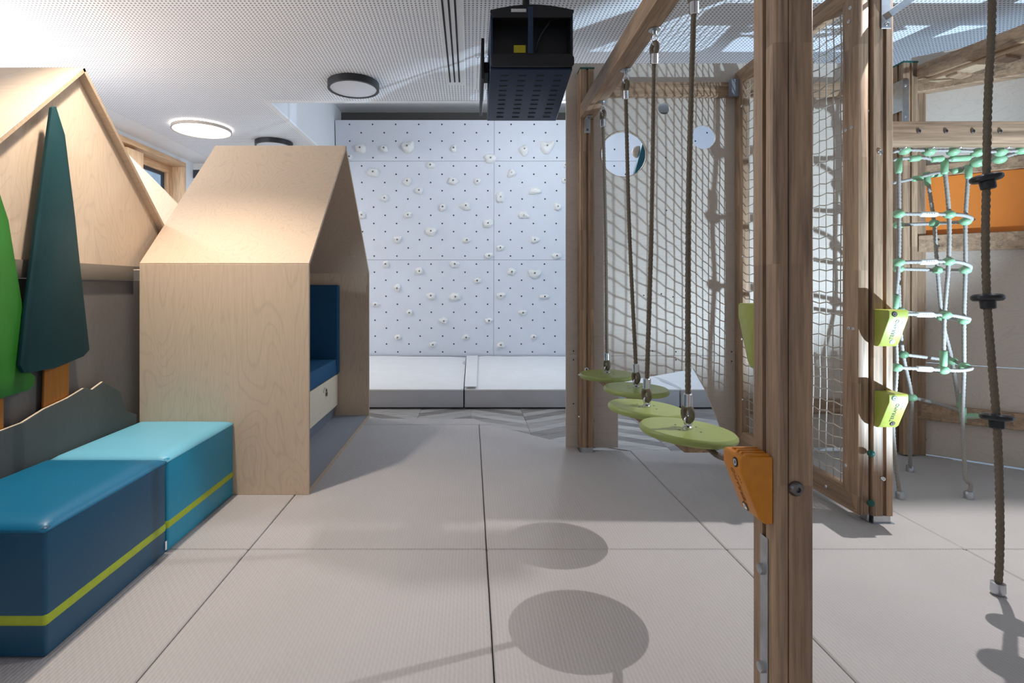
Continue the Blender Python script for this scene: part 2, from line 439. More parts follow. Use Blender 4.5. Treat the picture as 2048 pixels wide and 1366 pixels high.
# left wall with the window strip
WX = -3.70
lw = root('wall_left', 'white side wall with a timber-lined window under the ceiling', 'wall', (WX, 3, 0), kind='structure')
box('wall_panel', WX-0.2, WX, 2.9, 4.2, FZ-0.1, CZ, M['wall'], lw)
box('wall_panel', WX-0.2, WX, -1.2, 2.9, FZ-0.1, 0.5, M['wall'], lw)
box('wall_panel', WX-0.2, WX, -1.2, 2.9, 2.66, CZ, M['wall'], lw)
box('wall_panel', WX-0.2, WX, -1.2, -1.0, 0.5, 2.66, M['wall'], lw)
box('wall_panel', WX-0.2, WX, 4.2, 6.80, FZ-0.1, 0.9, M['wall'], lw)
box('wall_panel', WX-0.2, WX, 6.80, 7.4, FZ-0.1, CZ, M['wall'], lw)
box('wall_panel', WX-0.2, WX, 4.2, 6.80, 2.70, CZ, M['wall'], lw)
wn = root('window_1', 'pine-framed window with deep timber reveal by the ceiling', 'window', (WX, 5.5, 0.9), kind='structure')
box('reveal_head', WX-0.22, WX+0.02, 4.22, 6.78, 2.64, 2.70, M['pine_y'], wn, 0.003)
box('reveal_jamb', WX-0.22, WX+0.02, 6.72, 6.78, 0.95, 2.64, M['pine_z'], wn, 0.003)
box('reveal_jamb', WX-0.22, WX+0.02, 4.22, 4.28, 0.95, 2.64, M['pine_z'], wn, 0.003)
box('sill', WX-0.22, WX+0.02, 4.22, 6.78, 0.90, 0.95, M['pine_y'], wn, 0.003)
box('mullion', WX-0.16, WX+0.02, 5.62, 5.90, 0.95, 2.60, M['pine_z'], wn, 0.003)
for y0, y1 in ((4.28, 5.64), (5.86, 6.72)):
    s = box('sash', WX-0.22, WX-0.16, y0, y1, 2.55, 2.64, M['pine_y'], wn, 0.003)
    box('sash', WX-0.22, WX-0.16, y0, y1, 0.95, 1.03, M['pine_y'], wn, 0.003)
    box('sash', WX-0.22, WX-0.16, y0, y0+0.06, 1.03, 2.55, M['pine_z'], wn, 0.003)
    box('sash', WX-0.22, WX-0.16, y1-0.06, y1, 1.03, 2.55, M['pine_z'], wn, 0.003)
    g = box('gasket', WX-0.215, WX-0.19, y0+0.06, y1-0.06, 2.51, 2.55, M['frame_dark'], wn)
    box('gasket', WX-0.215, WX-0.19, y1-0.10, y1-0.06, 1.03, 2.51, M['frame_dark'], wn)
    box('pane', WX-0.205, WX-0.198, y0+0.06, y1-0.06, 1.03, 2.53, M['glass'], wn)
w2 = root('added_window', 'added unseen window opening in the left wall, letting in sky light', 'window', (WX, 1.0, 0.5), kind='structure')  # unseen opening added so sky light reaches the ceiling
for y in (-1.0, 0.27, 1.54, 2.84): box('mullion', WX-0.16, WX+0.01, y, y+0.06, 0.55, 2.60, M['pine_z'], w2, 0.003)
box('head', WX-0.2, WX+0.01, -1.0, 2.9, 2.60, 2.66, M['pine_y'], w2, 0.003); box('sill', WX-0.2, WX+0.03, -1.0, 2.9, 0.50, 0.55, M['pine_y'], w2, 0.003)
wallbox('wall_front', -3.9, 5.2, -1.32, -1.2, FZ-0.1, CZ, lab='plain white wall behind the viewer')
wallbox('wall_right', 5.2, 5.32, -1.32, 1.5, FZ-0.1, CZ, lab='plain white wall to the right of the viewer')
nb = root('neighbouring_facade', 'grey slab facade seen outside through the pine window', 'building', (-7.5, 10.5, 0))
for i in range(6):
    for j in range(5):
        box('slab', -7.6, -7.5, 6+i*2.0+0.02, 8+i*2.0-0.02, -0.4+j*0.9+0.015, -0.4+(j+1)*0.9-0.015, M['concrete'], nb, 0.01, 1)

# ------------------------------------------------------------------ floor mats
JX = [-1.925, -0.93, 0.065, 1.069, 2.066, 3.07, 4.07]; JY = [-1.80, 0.20, 2.196, 4.19]
def floor_mat(outline, label):
    cx = sum(p[0] for p in outline)/len(outline); cy = sum(p[1] for p in outline)/len(outline)
    g = 0.0022; pts = []
    for x, y in outline:
        dx, dy = x-cx, y-cy; pts.append((x-math.copysign(g, dx), y-math.copysign(g, dy)))
    o = poly('floor_mat', pts, XY, FZ, 0.0, M['mat'], base=(cx, cy, FZ), bev=0.004, seg=1)
    tag(o, label, 'mat', 'grey foam floor mats'); return o
def rect(i, j): return [(JX[i], JY[j]), (JX[i+1], JY[j]), (JX[i+1], JY[j+1]), (JX[i], JY[j+1])]
floor_mat(rect(0, 1), 'grey foam mat the two blue bench cubes stand on, at the front')
floor_mat(rect(1, 1), 'grey foam mat in the foreground, right beside the blue bench cubes')
floor_mat(rect(2, 1), 'foreground grey foam mat bearing the round disc shadows, left of nearest post')
floor_mat(rect(3, 1), 'foreground grey foam mat just right of the nearest timber post')
floor_mat(rect(4, 1), 'foreground grey foam mat at the right edge under the black-disc rope')
floor_mat(rect(5, 1), 'grey foam mat beyond the right picture edge beside the knobbed rope')
floor_mat(rect(0, 0), 'grey foam mat in the very front left corner'); floor_mat(rect(1, 0), 'very front grey foam mat left of centre')
floor_mat(rect(2, 0), 'very front grey foam mat at centre'); floor_mat(rect(3, 0), 'very front grey foam mat beneath the nearest post')
floor_mat(rect(4, 0), 'very front grey foam mat towards the right')
floor_mat(rect(0, 2), 'grey foam mat under the small plywood house')
floor_mat(rect(1, 2), 'grey foam mat in front of the house opening, half in its shadow')
floor_mat([(0.065, 2.196), (1.069, 2.196), (1.069, 3.52), (0.80, 3.545), (0.171, 4.19), (0.065, 4.19)], 'grey foam mat cut diagonally along the chevron planks')
floor_mat([(1.069, 2.196), (2.066, 2.196), (2.066, 3.52), (1.069, 3.52)], 'grey foam mat beneath the net frame')
floor_mat([(2.066, 2.196), (3.07, 2.196), (3.07, 3.36), (2.87, 3.52), (2.066, 3.52)], 'grey foam mat beneath the rope tunnel')
floor_mat([(3.07, 2.196), (4.07, 2.196), (4.07, 2.55), (3.07, 3.34)], 'grey foam mat beside the slanting orange-panelled wall')
floor_mat([(-0.93, 4.19), (0.171, 4.19), (0.03, 4.385), (-0.93, 4.385)], 'narrow brightly lit grey mat strip beside the far house corner')
floor_mat([(-1.925, 4.19), (-0.93, 4.19), (-0.93, 4.385), (-1.925, 4.385)], 'narrow grey mat strip under the back of the small house')

fb = root('light_blocker', 'added grey block out of view that keeps light off the ceiling', 'light blocker', (2.73, 1.35, 0))  # unseen block added to keep the low spot off the left ceiling
box('cover', 2.70, 2.76, 1.05, 1.632, 0.001, 0.62, M['mat_side'], fb, 0.012, 3)

# ------------------------------------------------------------------ climbing wall
def wy(z): return 7.12-(z-0.2)*(0.21/3.1)          # leaning plane
def onwall(u, v):
    dx, dz = (u-CX)/F, (CY-v)/F
    y = 7.0
    for _ in range(20): y = wy(H+dz*y)
    return Vector((dx*y, y, H+dz*y))
cwall = root('climbing_wall', 'tall pale grey climbing wall of bolted panels with rows of holes', 'climbing wall', (0.4, 7.1, FZ))
WXf = lambda a, b, t: (a, wy(b)+t, b)
xs = [-1.79, 0.306, 2.40, 4.5]; zs = [0.0, 0.16, 1.463, 2.767, 3.30]
for i in range(3):
    for j in range(4):
        g = 0.0016
        poly('wall_panel', [(xs[i]+g, zs[j]+g), (xs[i+1]-g, zs[j]+g), (xs[i+1]-g, zs[j+1]-g), (xs[i]+g, zs[j+1]-g)], WXf, 0, 0.02, M['climb'], cwall, bev=0.002, seg=1)
poly('backing_board', [(-1.78, 0.0), (4.45, 0.0), (4.45, 3.29), (-1.78, 3.29)], WXf, 0.02, 0.035, M['gap'], cwall)
v, f = [], []
for r in range(28+1):
    z = 3.242-r*0.1079
    for k in range(-1, 16):
        x = -1.60+0.304*k+(0.152 if r % 2 else 0)
        if x < -1.74 or x > 3.2: continue
        n = len(v)
        for q in range(8):
            a = 2*PI*q/8; zz = z+0.0108*math.sin(a); v.append((x+0.0108*math.cos(a), wy(zz)-0.0012, zz))
        f.append(tuple(range(n, n+8)))
o = mk('bolt_holes', v, f, M['dot'], cwall, kind='stuff')

HOLDS = [(317,418,85,70,'pocketed'),(502,418,60,55,'wedge'),(683,405,105,85,'horn'),(1043,418,45,60,'slim'),(1592,428,80,80,'hooked'),(1768,405,115,95,'crescent'),
 (1330,497,100,75,'oval'),(233,485,40,40,'small'),(863,550,65,50,'rounded'),(418,605,90,70,'blocky'),(683,675,65,65,'domed'),(1040,672,85,60,'wide'),(1228,678,65,55,'wedge'),
 (1493,612,70,65,'angular'),(775,748,65,60,'pointed'),(1678,748,105,55,'long'),(507,808,65,60,'wedge'),(1408,800,70,90,'tall'),(958,875,50,65,'slim'),(1138,866,80,70,'pointed'),
 (1852,873,60,60,'oval'),(330,938,55,60,'domed'),(688,938,60,50,'rounded'),(1588,940,80,55,'arched'),(1310,1003,80,65,'blocky'),(867,1063,95,65,'horn'),(607,1130,55,55,'wedge'),
 (1146,1133,60,45,'low'),(1673,1132,65,55,'pointed'),(1406,1192,55,45,'small'),(1318,1255,75,45,'low'),(1845,1255,70,45,'oval'),(515,1320,50,60,'slim'),(1052,1320,65,55,'rounded'),
 (778,955,60,55,'angular'),(1495,960,65,55,'domed'),(1672,970,100,65,'scooped'),(1226,1028,60,45,'low'),(605,1088,55,60,'pointed'),(867,1145,70,55,'hooked'),(1057,1153,95,65,'broad'),
 (1410,1147,75,50,'wedge'),(1752,1152,80,35,'thin'),(436,1214,60,35,'thin'),(700,1278,50,45,'pointed'),(1582,1278,65,40,'low'),(968,1342,65,50,'wedge'),(1318,1340,60,40,'small'),
 (608,1470,55,45,'small'),(1141,1470,60,40,'arched'),(1666,1467,45,40,'small'),(882,1526,50,40,'rounded'),(1410,1528,60,50,'angular'),(1912,550,40,45,'half-hidden'),(1905,668,45,45,'half-hidden')]
items = []
for i, (a, b, w, h, s) in enumerate(HOLDS):
    v_ = 190+b/3.902 if i < 34 or i > 52 else 500+(b-790)/3.902
    items.append([640+a/3.902, v_, w/3.902, h/3.902, s])
items.sort(key=lambda t: t[1])
rows = []
for it in items:
    if rows and it[1]-rows[-1][0][1] < 9: rows[-1].append(it)
    else: rows.append([it])
ORD = ['first','second','third','fourth','fifth','sixth','seventh','eighth','ninth','tenth','eleventh','twelfth','thirteenth','fourteenth','fifteenth','sixteenth','seventeenth','eighteenth','nineteenth','twentieth','twenty-first','twenty-second','twenty-third','twenty-fourth','twenty-fifth','twenty-sixth','twenty-seventh','twenty-eighth']
bm0 = bmesh.new(); bmesh.ops.create_icosphere(bm0, subdivisions=3, radius=1); IV = [v.co.copy() for v in bm0.verts]; IF = [[v.index for v in f.verts] for f in bm0.faces]; bm0.free()
rng = random.Random(3)
for ri, row in enumerate(rows):
    row.sort(key=lambda t: t[0])
    for ci, (u, v, w, h, s) in enumerate(row):
        c = onwall(u, v); k = c.y/F; a, b = w*k*0.5, h*k*0.5; d = 0.03+0.65*min(a, b); off = Vector((rng.random()*50, rng.random()*50, ri))
        tl = rng.uniform(-0.5, 0.5); vs = []
        for p in IV:
            q = p.copy(); ca = math.copysign(abs(q.x)**0.8, q.x); q.x = ca
            nz = noise.noise(q*1.3+off)*0.34+noise.noise(q*2.7+off)*0.12
            q *= 1+nz
            if s in ('horn', 'crescent', 'scooped', 'arched', 'hooked'):
                q.z += (0.75 if s in ('crescent', 'horn') else -0.5 if s == 'arched' else 0.5)*(q.x*q.x)-0.25*(1 if s != 'arched' else -1)
            if s in ('wedge', 'pointed', 'angular'):
                q.x *= 1-0.45*q.z*(1 if ci % 2 else -1); q.x *= 0.95
            x, z = q.x*math.cos(tl)-q.z*math.sin(tl), q.x*math.sin(tl)+q.z*math.cos(tl)
            if s in ('horn', 'crescent', 'scooped', 'arched', 'wide', 'long', 'thin', 'tall', 'broad'): x, z = q.x, q.z
            y = max(-1, min(0.12, q.y))
            vs.append((c.x+x*a, c.y+0.004+y*d, c.z+z*b))
        pos = 'only hold' if len(row) == 1 else ORD[ci]+' from left'
        if pos == 'first from left': pos = 'leftmost'
        t_ = root('climbing_hold', 'off-white %s climbing hold, %s in the %s row down' % (s, pos, ORD[ri]), 'climbing hold', c, 'climbing holds on the pale wall')
        gp = mk('grip', vs, IF, M['hold'], t_, smooth=True)
        front = min(y for x, y, z in vs if abs(x-c.x) < a*0.35 and abs(z-c.z) < b*0.35)
        lathe('bolt', [(0.011, 0.0), (0.011, 0.007), (0.006, 0.007), (0.0055, 0.004), (0, 0.004)], (c.x, front+0.004, c.z), M['darksteel'], t_, (0, -1, 0), 10)

# crash mats
def crash_mat(x0, x1, label, flap):
    t_ = root('crash_mat', label, 'crash mat', ((x0+x1)/2, 5.95, FZ), 'landing mats below the climbing wall')
    box('base', x0+0.012, x1-0.012, 4.875, 7.08, FZ, FZ+0.02, M['black'], t_)
    o = box('side_cover', x0+0.004, x1-0.004, 4.86, 7.09, FZ+0.012, 0.150, M['vinyl_g'], t_, 0.008, 2)
    # top cover gently crowned
    nx, ny = 24, 24; v = []; f = []
    for i in range(nx+1):
        for j in range(ny+1):
            x = x0+0.003+(x1-x0-0.006)*i/nx; y = 4.856+(7.09-4.856)*j/ny
            e = min(i, nx-i, j*2)/3.0
            z = 0.1505+0.016*min(1, e)+0.006*noise.noise(Vector((x*2.2, y*2.2, x0)))
            v.append((x, y, z))
    for i in range(nx):
        for j in range(ny):
            a = i*(ny+1)+j; f.append((a, a+ny+1, a+ny+2, a+1))
    mk('top_cover', v, f, M['vinyl_w'], t_, smooth=True)
    box('top_edge', x0+0.003, x1-0.003, 4.8555, 4.866, 0.138, 0.152, M['vinyl_w'], t_, 0.003)
    if flap:
        poly('flap', [(x0+0.003, 4.87), (x0+0.115, 4.87), (x0+0.155, 7.08), (x0+0.003, 7.08)], XY, 0.172, 0.176, M['vinyl_w'], t_)
crash_mat(-2.065, -0.067, 'white topped grey crash mat next to the plywood house', False)
crash_mat(-0.063, 1.937, 'white topped grey crash mat with a joining flap, below wall centre', True)
crash_mat(1.941, 3.94, 'white topped crash mat seen only through the panel cut-out', False)

# ------------------------------------------------------------------ small plywood house (reading nook)
HX0, HX1, HY0, HY1, HE, HR = -1.75, -0.855, 2.77, 4.42, 1.222, 2.066
HM = (HY0+HY1)/2
ph_ = root('play_house', 'birch plywood playhouse open to the right with a blue seat inside', 'playhouse', ((HX0+HX1)/2, HM, 0))
T = 0.018
def edges(o, m, ax=0):
    o.data.materials.append(m)
    for p in o.data.polygons:
        if abs(p.normal[ax]) > 0.9: p.material_index = 1
    return o
def slab(name, y0, z0, y1, z1, x0, x1, t, mat, parent, label=None):
    d = Vector((0, y1-y0, z1-z0)).normalized(); n = Vector((0, -d.z, d.y)) * t
    if n.z > 0: n = -n
    pts = [(y0, z0), (y1, z1), (y1+n.y, z1+n.z), (y0+n.y, z0+n.z)]
    return edges(poly(name, pts, YZ, x0, x1, mat, parent, bev=0.0015, seg=1, label=label), M['ply_edge'])
edges(box('front_wall', HX0, HX1, HY0, HY0+T, 0, HE-0.004, M['ply'], ph_, 0.0015, 1), M['ply_edge'])
edges(box('far_wall', HX0, HX1, HY1-T, HY1, 0, HE-0.004, M['ply'], ph_, 0.0015, 1), M['ply_edge'])
box('rear_wall', HX0, HX0+T, HY0+T+0.001, HY1-T-0.001, 0, HE-0.004, M['ply'], ph_)
slab('roof_panel', HY0, HE, HM-0.0005, HR, HX0, HX1, T, M['ply'], ph_)
slab('roof_panel', HM+0.0005, HR, HY1, HE, HX0, HX1, T, M['ply'], ph_)
poly('rear_gable', [(HY0+0.05, HE+0.01), (HY1-0.05, HE+0.01), (HM, HR-0.035)], YZ, HX0+0.001, HX0+T, M['ply'], ph_)
box('floor_board', HX0+0.02, HX1-0.004, HY0+T+0.001, HY1-T-0.001, 0.001, 0.022, M['felt'], ph_)
box('threshold', HX1-0.004, HX1, HY0+T+0.001, HY1-T-0.001, 0.001, 0.026, M['ply_edge'], ph_)
sb = root('seat_box', 'pale plywood seat box with a lock inside the playhouse', 'seat', (-1.4, HM, 0.022))
SX = -1.11
box('carcass', HX0+T+0.002, SX-0.02, HY0+T+0.004, HY1-T-0.004, 0.115, 0.375, M['ply'], sb)
dr = box('door', SX-0.019, SX, HY0+T+0.006, HY1-T-0.035, 0.118, 0.373, plywood('light_birch_door', srgb(238, 220, 192), 'y', 0.6), sb, 0.0015, 1)
box('end_strip', SX-0.03, SX-0.002, HY1-T-0.032, HY1-T-0.004, 0.118, 0.373, M['ply_edge'], sb)
box('toe_kick', HX0+T+0.002, SX-0.03, HY0+T+0.004, HY1-T-0.004, 0.0225, 0.114, M['kick'], sb)
lathe('lock', [(0.011, 0), (0.011, 0.004), (0.006, 0.006), (0, 0.006)], (SX, 4.02, 0.31), M['darksteel'], dr, (1, 0, 0), 12)
poly('key', [(4.014, 0.312), (4.026, 0.312), (4.026, 0.296), (4.036, 0.286), (4.036, 0.270), (4.028, 0.262), (4.012, 0.262), (4.004, 0.270), (4.004, 0.286), (4.014, 0.296)], YZ, SX+0.0062, SX+0.008, M['darksteel'], dr)
v = [(SX+0.001, 3.985+0.03*math.cos(a), 0.30+0.032*math.sin(a)) for a in [PI*0.35+PI*0.65*i/10 for i in range(11)]]
tube('key_loop', v, 0.0018, M['darksteel'], dr, 6)
sc = root('seat_cushion', 'petrol blue seat cushion lying on the box inside the playhouse', 'cushion', (-1.43, HM, 0.375))
box('pad', HX0+T+0.005, SX+0.005, HY0+T+0.02, HY1-T-0.075, 0.377, 0.505, M['nookblue'], sc, 0.014, 3)
box('tab', SX+0.004, SX+0.008, HY1-T-0.10, HY1-T-0.085, 0.46, 0.50, M['black'], sc)
sp = root('side_cushion', 'upright petrol blue pad leaning on the far inner wall of the playhouse', 'cushion', (-1.43, 4.37, 0.377))
box('pad', HX0+T+0.005, SX+0.012, HY1-T-0.068, HY1-T-0.002, 0.379, 1.115, M['nookblue'], sp, 0.014, 3)
sp = root('back_cushion', 'upright petrol blue pad along the rear wall of the playhouse', 'cushion', (-1.70, HM, 0.507))
box('pad', HX0+T+0.003, HX0+T+0.062, HY0+T+0.02, HY1-T-0.075, 0.508, 1.115, M['nookblue'], sp, 0.014, 3)

# ------------------------------------------------------------------ forest house on the left
GX = -1.79; AY, AZ = 2.38, 2.092
fh = root('forest_house', 'large plywood house front on the left with a forest scene', 'playhouse', (-2.4, 2.38, 0))
sl_ = 1.03
y0, y1 = AY-0.85, AY+0.85; e0 = AZ-0.85*sl_
slab('roof_panel', y0, e0, AY-0.0005, AZ, -3.2, -1.752, 0.018, M['ply_x'], fh)
slab('roof_panel', AY+0.0005, AZ, y1, AZ-0.85*sl_, -3.2, -1.752, 0.018, M['ply_x'], fh)
poly('gable_panel', [(AY-0.83, 1.206), (AY+0.83, 1.206), (AY+0.01, AZ-0.028), (AY-0.01, AZ-0.028)], YZ, GX-0.018, GX, M['ply'], fh)
box('lower_panel', GX-0.030, GX-0.008, 0.9, 3.21, 0, 1.13, M['ply_grey'], fh)
box('rail', GX-0.03, GX+0.012, 0.9, HY0-0.003, 1.132, 1.205, M['rail_grey'], fh, 0.002)
box('side_panel', -3.2, GX-0.031, 3.19, 3.208, 0, 1.2, M['ply'], fh)
def px_wall(pts, X): # outline picked on the plane x = X
    return [((X*F/(u-CX)), H+(CY-v)/F*(X*F/(u-CX))) for u, v in pts]
hc = poly('hill_cutout', px_wall([(-150, 905), (-60, 875), (0, 862), (45, 845), (88, 818), (135, 796), (168, 776), (184, 779), (206, 763), (239, 782), (252, 822), (273, 829), (273, 990), (-150, 1500)], -1.752), YZ, -1.764, -1.750, M['ply_slate'], base=(-1.775, 2.1, 0.1), bev=0.002, seg=1)
hc.data.materials.append(plain('pale_plywood_cut_edge', srgb(226, 206, 182), 0.6))
for p in hc.data.polygons:
    if abs(p.normal.x) < 0.5: p.material_index = 1
tag(hc, 'low slate-coloured hill cut-out behind the blue bench cubes', 'cutout')
def tree(label, crown, trunk, x0, cm, crownlab):
    c = px_wall(crown, x0); b = (x0, c[0][0], 0.5)
    t_ = root('tree_cutout', label, 'cutout', b, 'wooden fir trees on the house front')
    poly('crown', c, YZ, x0-0.016, x0, cm, t_, bev=0.004, label=crownlab)
    poly('trunk', px_wall(trunk, -1.766), YZ, -1.777, -1.766, M['trunk'], t_, bev=0.003)
tree('dark teal wooden fir tree with a stubby orange-brown trunk', [(105, 214), (113, 212), (131, 270), (151, 432), (160, 520), (180, 700), (168, 713), (110, 737), (49, 746), (40, 730), (52, 620), (74, 440)], [(90, 730), (139, 722), (138, 797), (87, 824)], -1.731, M['teal_tree'], 'dark teal fir crown')
tree('bright green wooden fir tree cut by the left picture edge', [(-30, 328), (-22, 328), (0, 385), (18, 440), (44, 600), (62, 745), (71, 752), (70, 770), (60, 780), (0, 798), (-140, 830), (-150, 815), (-110, 500)], [(-75, 800), (8, 790), (8, 862), (-75, 895)], -1.749, M['green_tree'], 'bright green fir crown')

# third house, its gable showing between the roofs
ch = root('corner_house', 'brightly lit leaning plywood roof glimpsed between the two house roofs', 'playhouse', (-2.5, 3.9, 0))
def CG(a, b, t): return (a, 3.75+(b-1.701)*0.62+t, b)      # leaning board
poly('gable_panel', [(-2.72, 2.196), (-3.15, 1.85), (-3.15, 1.2), (-1.775, 1.2), (-1.775, 1.433)], CG, 0, 0.018, M['ply'], ch, bev=0.0015, seg=1)
box('front_panel', -3.15, -1.775, 3.44, 3.458, 0, 1.195, M['ply'], ch)
box('side_panel', -3.15, -3.132, 3.769, 4.3, 0, 1.2, M['ply'], ch); box('side_panel', -1.79, -1.772, 3.769, 4.3, 0, 1.2, M['ply'], ch)

# ------------------------------------------------------------------ bench cubes
def cube(y0, y1, top, side, label):
    t_ = root('bench_cube', label, 'seat', (-1.5, (y0+y1)/2, 0.0), 'upholstered bench cubes')
    X0, X1 = -1.742, -1.25
    body = box('side_cover', X0+0.002, X1-0.001, y0+0.002, y1-0.002, 0.002, 0.385, side, t_, 0.012, 3)
    # slightly crowned top cushion cover
    n = 22; v = []; f = []
    for i in range(n+1):
        for j in range(n+1):
            a, b = i/n, j/n; r = min(a, 1-a, b, 1-b)*n
            z = 0.380+0.022*min(1, (r/2.2))**0.6+0.006*math.sin(PI*a)*math.sin(PI*b)
            ins = 0.0006
            v.append((X0+ins+(X1-X0-2*ins)*a, y0+ins+(y1-y0-2*ins)*b, z))
    for i in range(n):
        for j in range(n):
            q = i*(n+1)+j; f.append((q, q+n+1, q+n+2, q+1))
    k = len(v)
    # skirt under the rim
    rim = [i*(n+1) for i in range(n+1)]+[n*(n+1)+j for j in range(1, n+1)]+[i*(n+1)+n for i in range(n-1, -1, -1)]+[j for j in range(n-1, 0, -1)]
    for q in rim: v.append((v[q][0], v[q][1], 0.372))
    for i in range(len(rim)): f.append((rim[i], rim[(i+1) % len(rim)], k+(i+1) % len(rim), k+i))
    mk('top_cover', v, f, top, t_, smooth=True)
    tube('piping', [(X1-0.003, y0+0.004, 0.372), (X1-0.003, y1-0.004, 0.372)], 0.003, side, t_, 8)
    o = box('stripe', X0+0.001, X1+0.0008, y0+0.0002, y1-0.0002, 0.093, 0.134, M['stripe'], t_, 0.012, 3)
cube(1.542, 2.158, M['pool'], M['pool_shade'], 'deep blue bench cube with lime stripe, nearest the viewer')
cube(2.164, 2.766, M['turq_lit'], M['turq'], 'turquoise bench cube with its top coloured pale as lit from above, touching the plywood house')
tgo = bpy.data.objects['bench_cube']
box('care_tag', -1.2495, -1.2485, 2.144, 2.156, 0.02, 0.055, M['sleeve'], tgo)

# ------------------------------------------------------------------ ceiling lamps
def lamp(x, y, r, h, ring, diff, label, w=0.02, z=CZ, top=0.001):
    t_ = root('ceiling_lamp', label, 'lamp', (x, y, z-h))
    lathe('ring', [(r-w, -h+0.004), (r-w, -h), (r, -h), (r, -top), (r-w, -top), (r-w, -h+0.004)], (x, y, z), ring, t_, n=64, caps=False)
    lathe('diffuser', [(r-w+0.001, -h+0.012), (r-w+0.001, -h+0.006), (0, -h+0.006)], (x, y, z), diff, t_, n=64)
    return t_
def cpos(u, v, z=CZ): y = F*(z-H)/(CY-v); return ((u-CX)/F*y, y)
x, y = cpos(707, 166); lamp(x, y, 0.205, 0.055, M['ringblack'], M['opal'], 'unlit round ceiling lamp with black ring above the climbing wall')
x, y = cpos(404, 254); lamp(x, y, 0.283, 0.045, M['ringpale'], M['lit'], 'large glowing round ceiling lamp above the playhouse roofs', 0.012, top=0.014)
lathe('halo', [(0.25, -0.0135), (0.25, -0.001)], (x, y, CZ), emit('lamp_halo', (1, 0.97, 0.92, 1), 9), bpy.data.objects['ceiling_lamp.001'], n=48, caps=False)
x, y = cpos(548, 284); lamp(x, y, 0.205, 0.055, M['ringblack'], M['opal'], 'black-ringed ceiling lamp half hidden behind the playhouse ridge')
for L, lab in ((L1, 'small round downlight above the rope tunnel'), (L2, 'small round downlight above the bench cubes'), (L3, 'small round downlight over the left corner')):
    lamp(L[0], L[1], 0.075, 0.03, M['white'], M['opal'], lab, 0.012)
pl_ = root('pendant_lamp', 'small white pendant lamp hanging in the bay behind the screen', 'lamp', LB4)
lathe('shade', [(0.02, 0.09), (0.05, 0.08), (0.06, 0.07), (0.058, 0.07)], LB4, M['white'], pl_, n=24)
tube('cord', [(LB4[0], LB4[1], LB4[2]+0.09), (LB4[0], LB4[1], 3.519)], 0.004, M['white'], pl_)
# slot diffuser in the ceiling
sd = root('slot_diffuser', 'white linear air diffuser with three dark slots in the ceiling', 'air vent', (-0.14, 3.2, CZ-0.008))
box('frame', -0.20, -0.045, 1.9, 4.28, CZ-0.006, CZ-0.0005, M['white'], sd, 0.002, 1)
for i, x in enumerate((-0.165, -0.128, -0.091)):
    box('slot', x-0.008, x+0.004, 2.0, 4.22, CZ-0.0075, CZ-0.0058, M['dot'], sd)
hp = box('inspection_hatch', 0.03, 0.33, 3.78, 4.38, CZ-0.005, CZ-0.0005, M['ceil']); tag(hp, 'perforated access hatch in the ceiling beside the air diffuser', 'hatch')

# ------------------------------------------------------------------ projector
pj = root('projector', 'dark blue ceiling projector in a slotted metal housing', 'projector', (0.29, 2.95, 2.1))
Yn, Yf = 2.70, 3.25
def pz(y): return 2.225+(2.125-2.225)*(y-Yn)/(Yf-Yn)
def lx(y): return 0.112+(0.10-0.112)*(y-Yn)/(Yf-Yn)
xl, xr = 0.10, 0.525
HT = 0.29
def pj_poly(name, loop, a0, a1, mat, bev=0.004):   # loop in (y,z), extruded over x
    return poly(name, loop, YZ, a0, a1, mat, pj, bev=bev)
bp = pj_poly('bottom_plate', [(Yn+0.02, pz(Yn+0.02)), (Yf, pz(Yf)), (Yf, pz(Yf)+0.012), (Yn+0.02, pz(Yn+0.02)+0.012)], xl, xr, M['navy'], 0.003)
pj_poly('side_plate', [(Yn, pz(Yn)+0.013), (Yf, pz(Yf)+0.013), (Yf, pz(Yf)+HT), (Yn, pz(Yn)+HT)], xl, xl+0.012, M['navy'], 0.003)
pj_poly('side_plate', [(Yn, pz(Yn)+0.013), (Yf, pz(Yf)+0.013), (Yf, pz(Yf)+HT), (Yn, pz(Yn)+HT)], xr-0.012, xr, M['navyblack'], 0.003)
pj_poly('top_plate', [(Yn-0.01, pz(Yn)+HT-0.01), (Yf, pz(Yf)+HT-0.01), (Yf, pz(Yf)+HT), (Yn-0.01, pz(Yn)+HT)], xl+0.013, xr-0.013, M['navyblack'], 0.003)
pj_poly('connector_panel', [(Yn+0.10, pz(Yn)+0.014), (Yn+0.115, pz(Yn)+0.014), (Yn+0.115, pz(Yn)+HT-0.02), (Yn+0.10, pz(Yn)+HT-0.02)], xl+0.014, xr-0.014, M['navyblack'], 0)
pj_poly('front_plate', [(Yf-0.012, pz(Yf)+0.014), (Yf-0.001, pz(Yf)+0.014), (Yf-0.001, pz(Yf)+HT-0.02), (Yf-0.012, pz(Yf)+HT-0.02)], xl+0.014, xr-0.014, M['navyblack'], 0)
poly('lip', [(xl+0.012, pz(Yn)+0.002), (xr-0.005, pz(Yn)+0.002), (xr+0.004, pz(Yn)+0.014), (xr+0.004, pz(Yn)+0.05), (xr-0.012, pz(Yn)+0.066), (xl+0.02, pz(Yn)+0.066), (xl+0.004, pz(Yn)+0.05), (xl+0.004, pz(Yn)+0.014)], XZ, Yn-0.012, Yn-0.001, M['navyblack'], pj, bev=0.003)
hood = [(xl-0.002, pz(Yn)+HT-0.01)]+[(xl+(xr-xl)*i/10, pz(Yn)+HT+0.028*math.sin(PI*i/10)) for i in range(11)]+[(xr+0.002, pz(Yn)+HT-0.01), (xr-0.015, pz(Yn)+HT-0.04), (xl+0.015, pz(Yn)+HT-0.04)]
poly('hood', hood, XZ, Yn-0.014, Yn-0.002, M['navyblack'], pj)
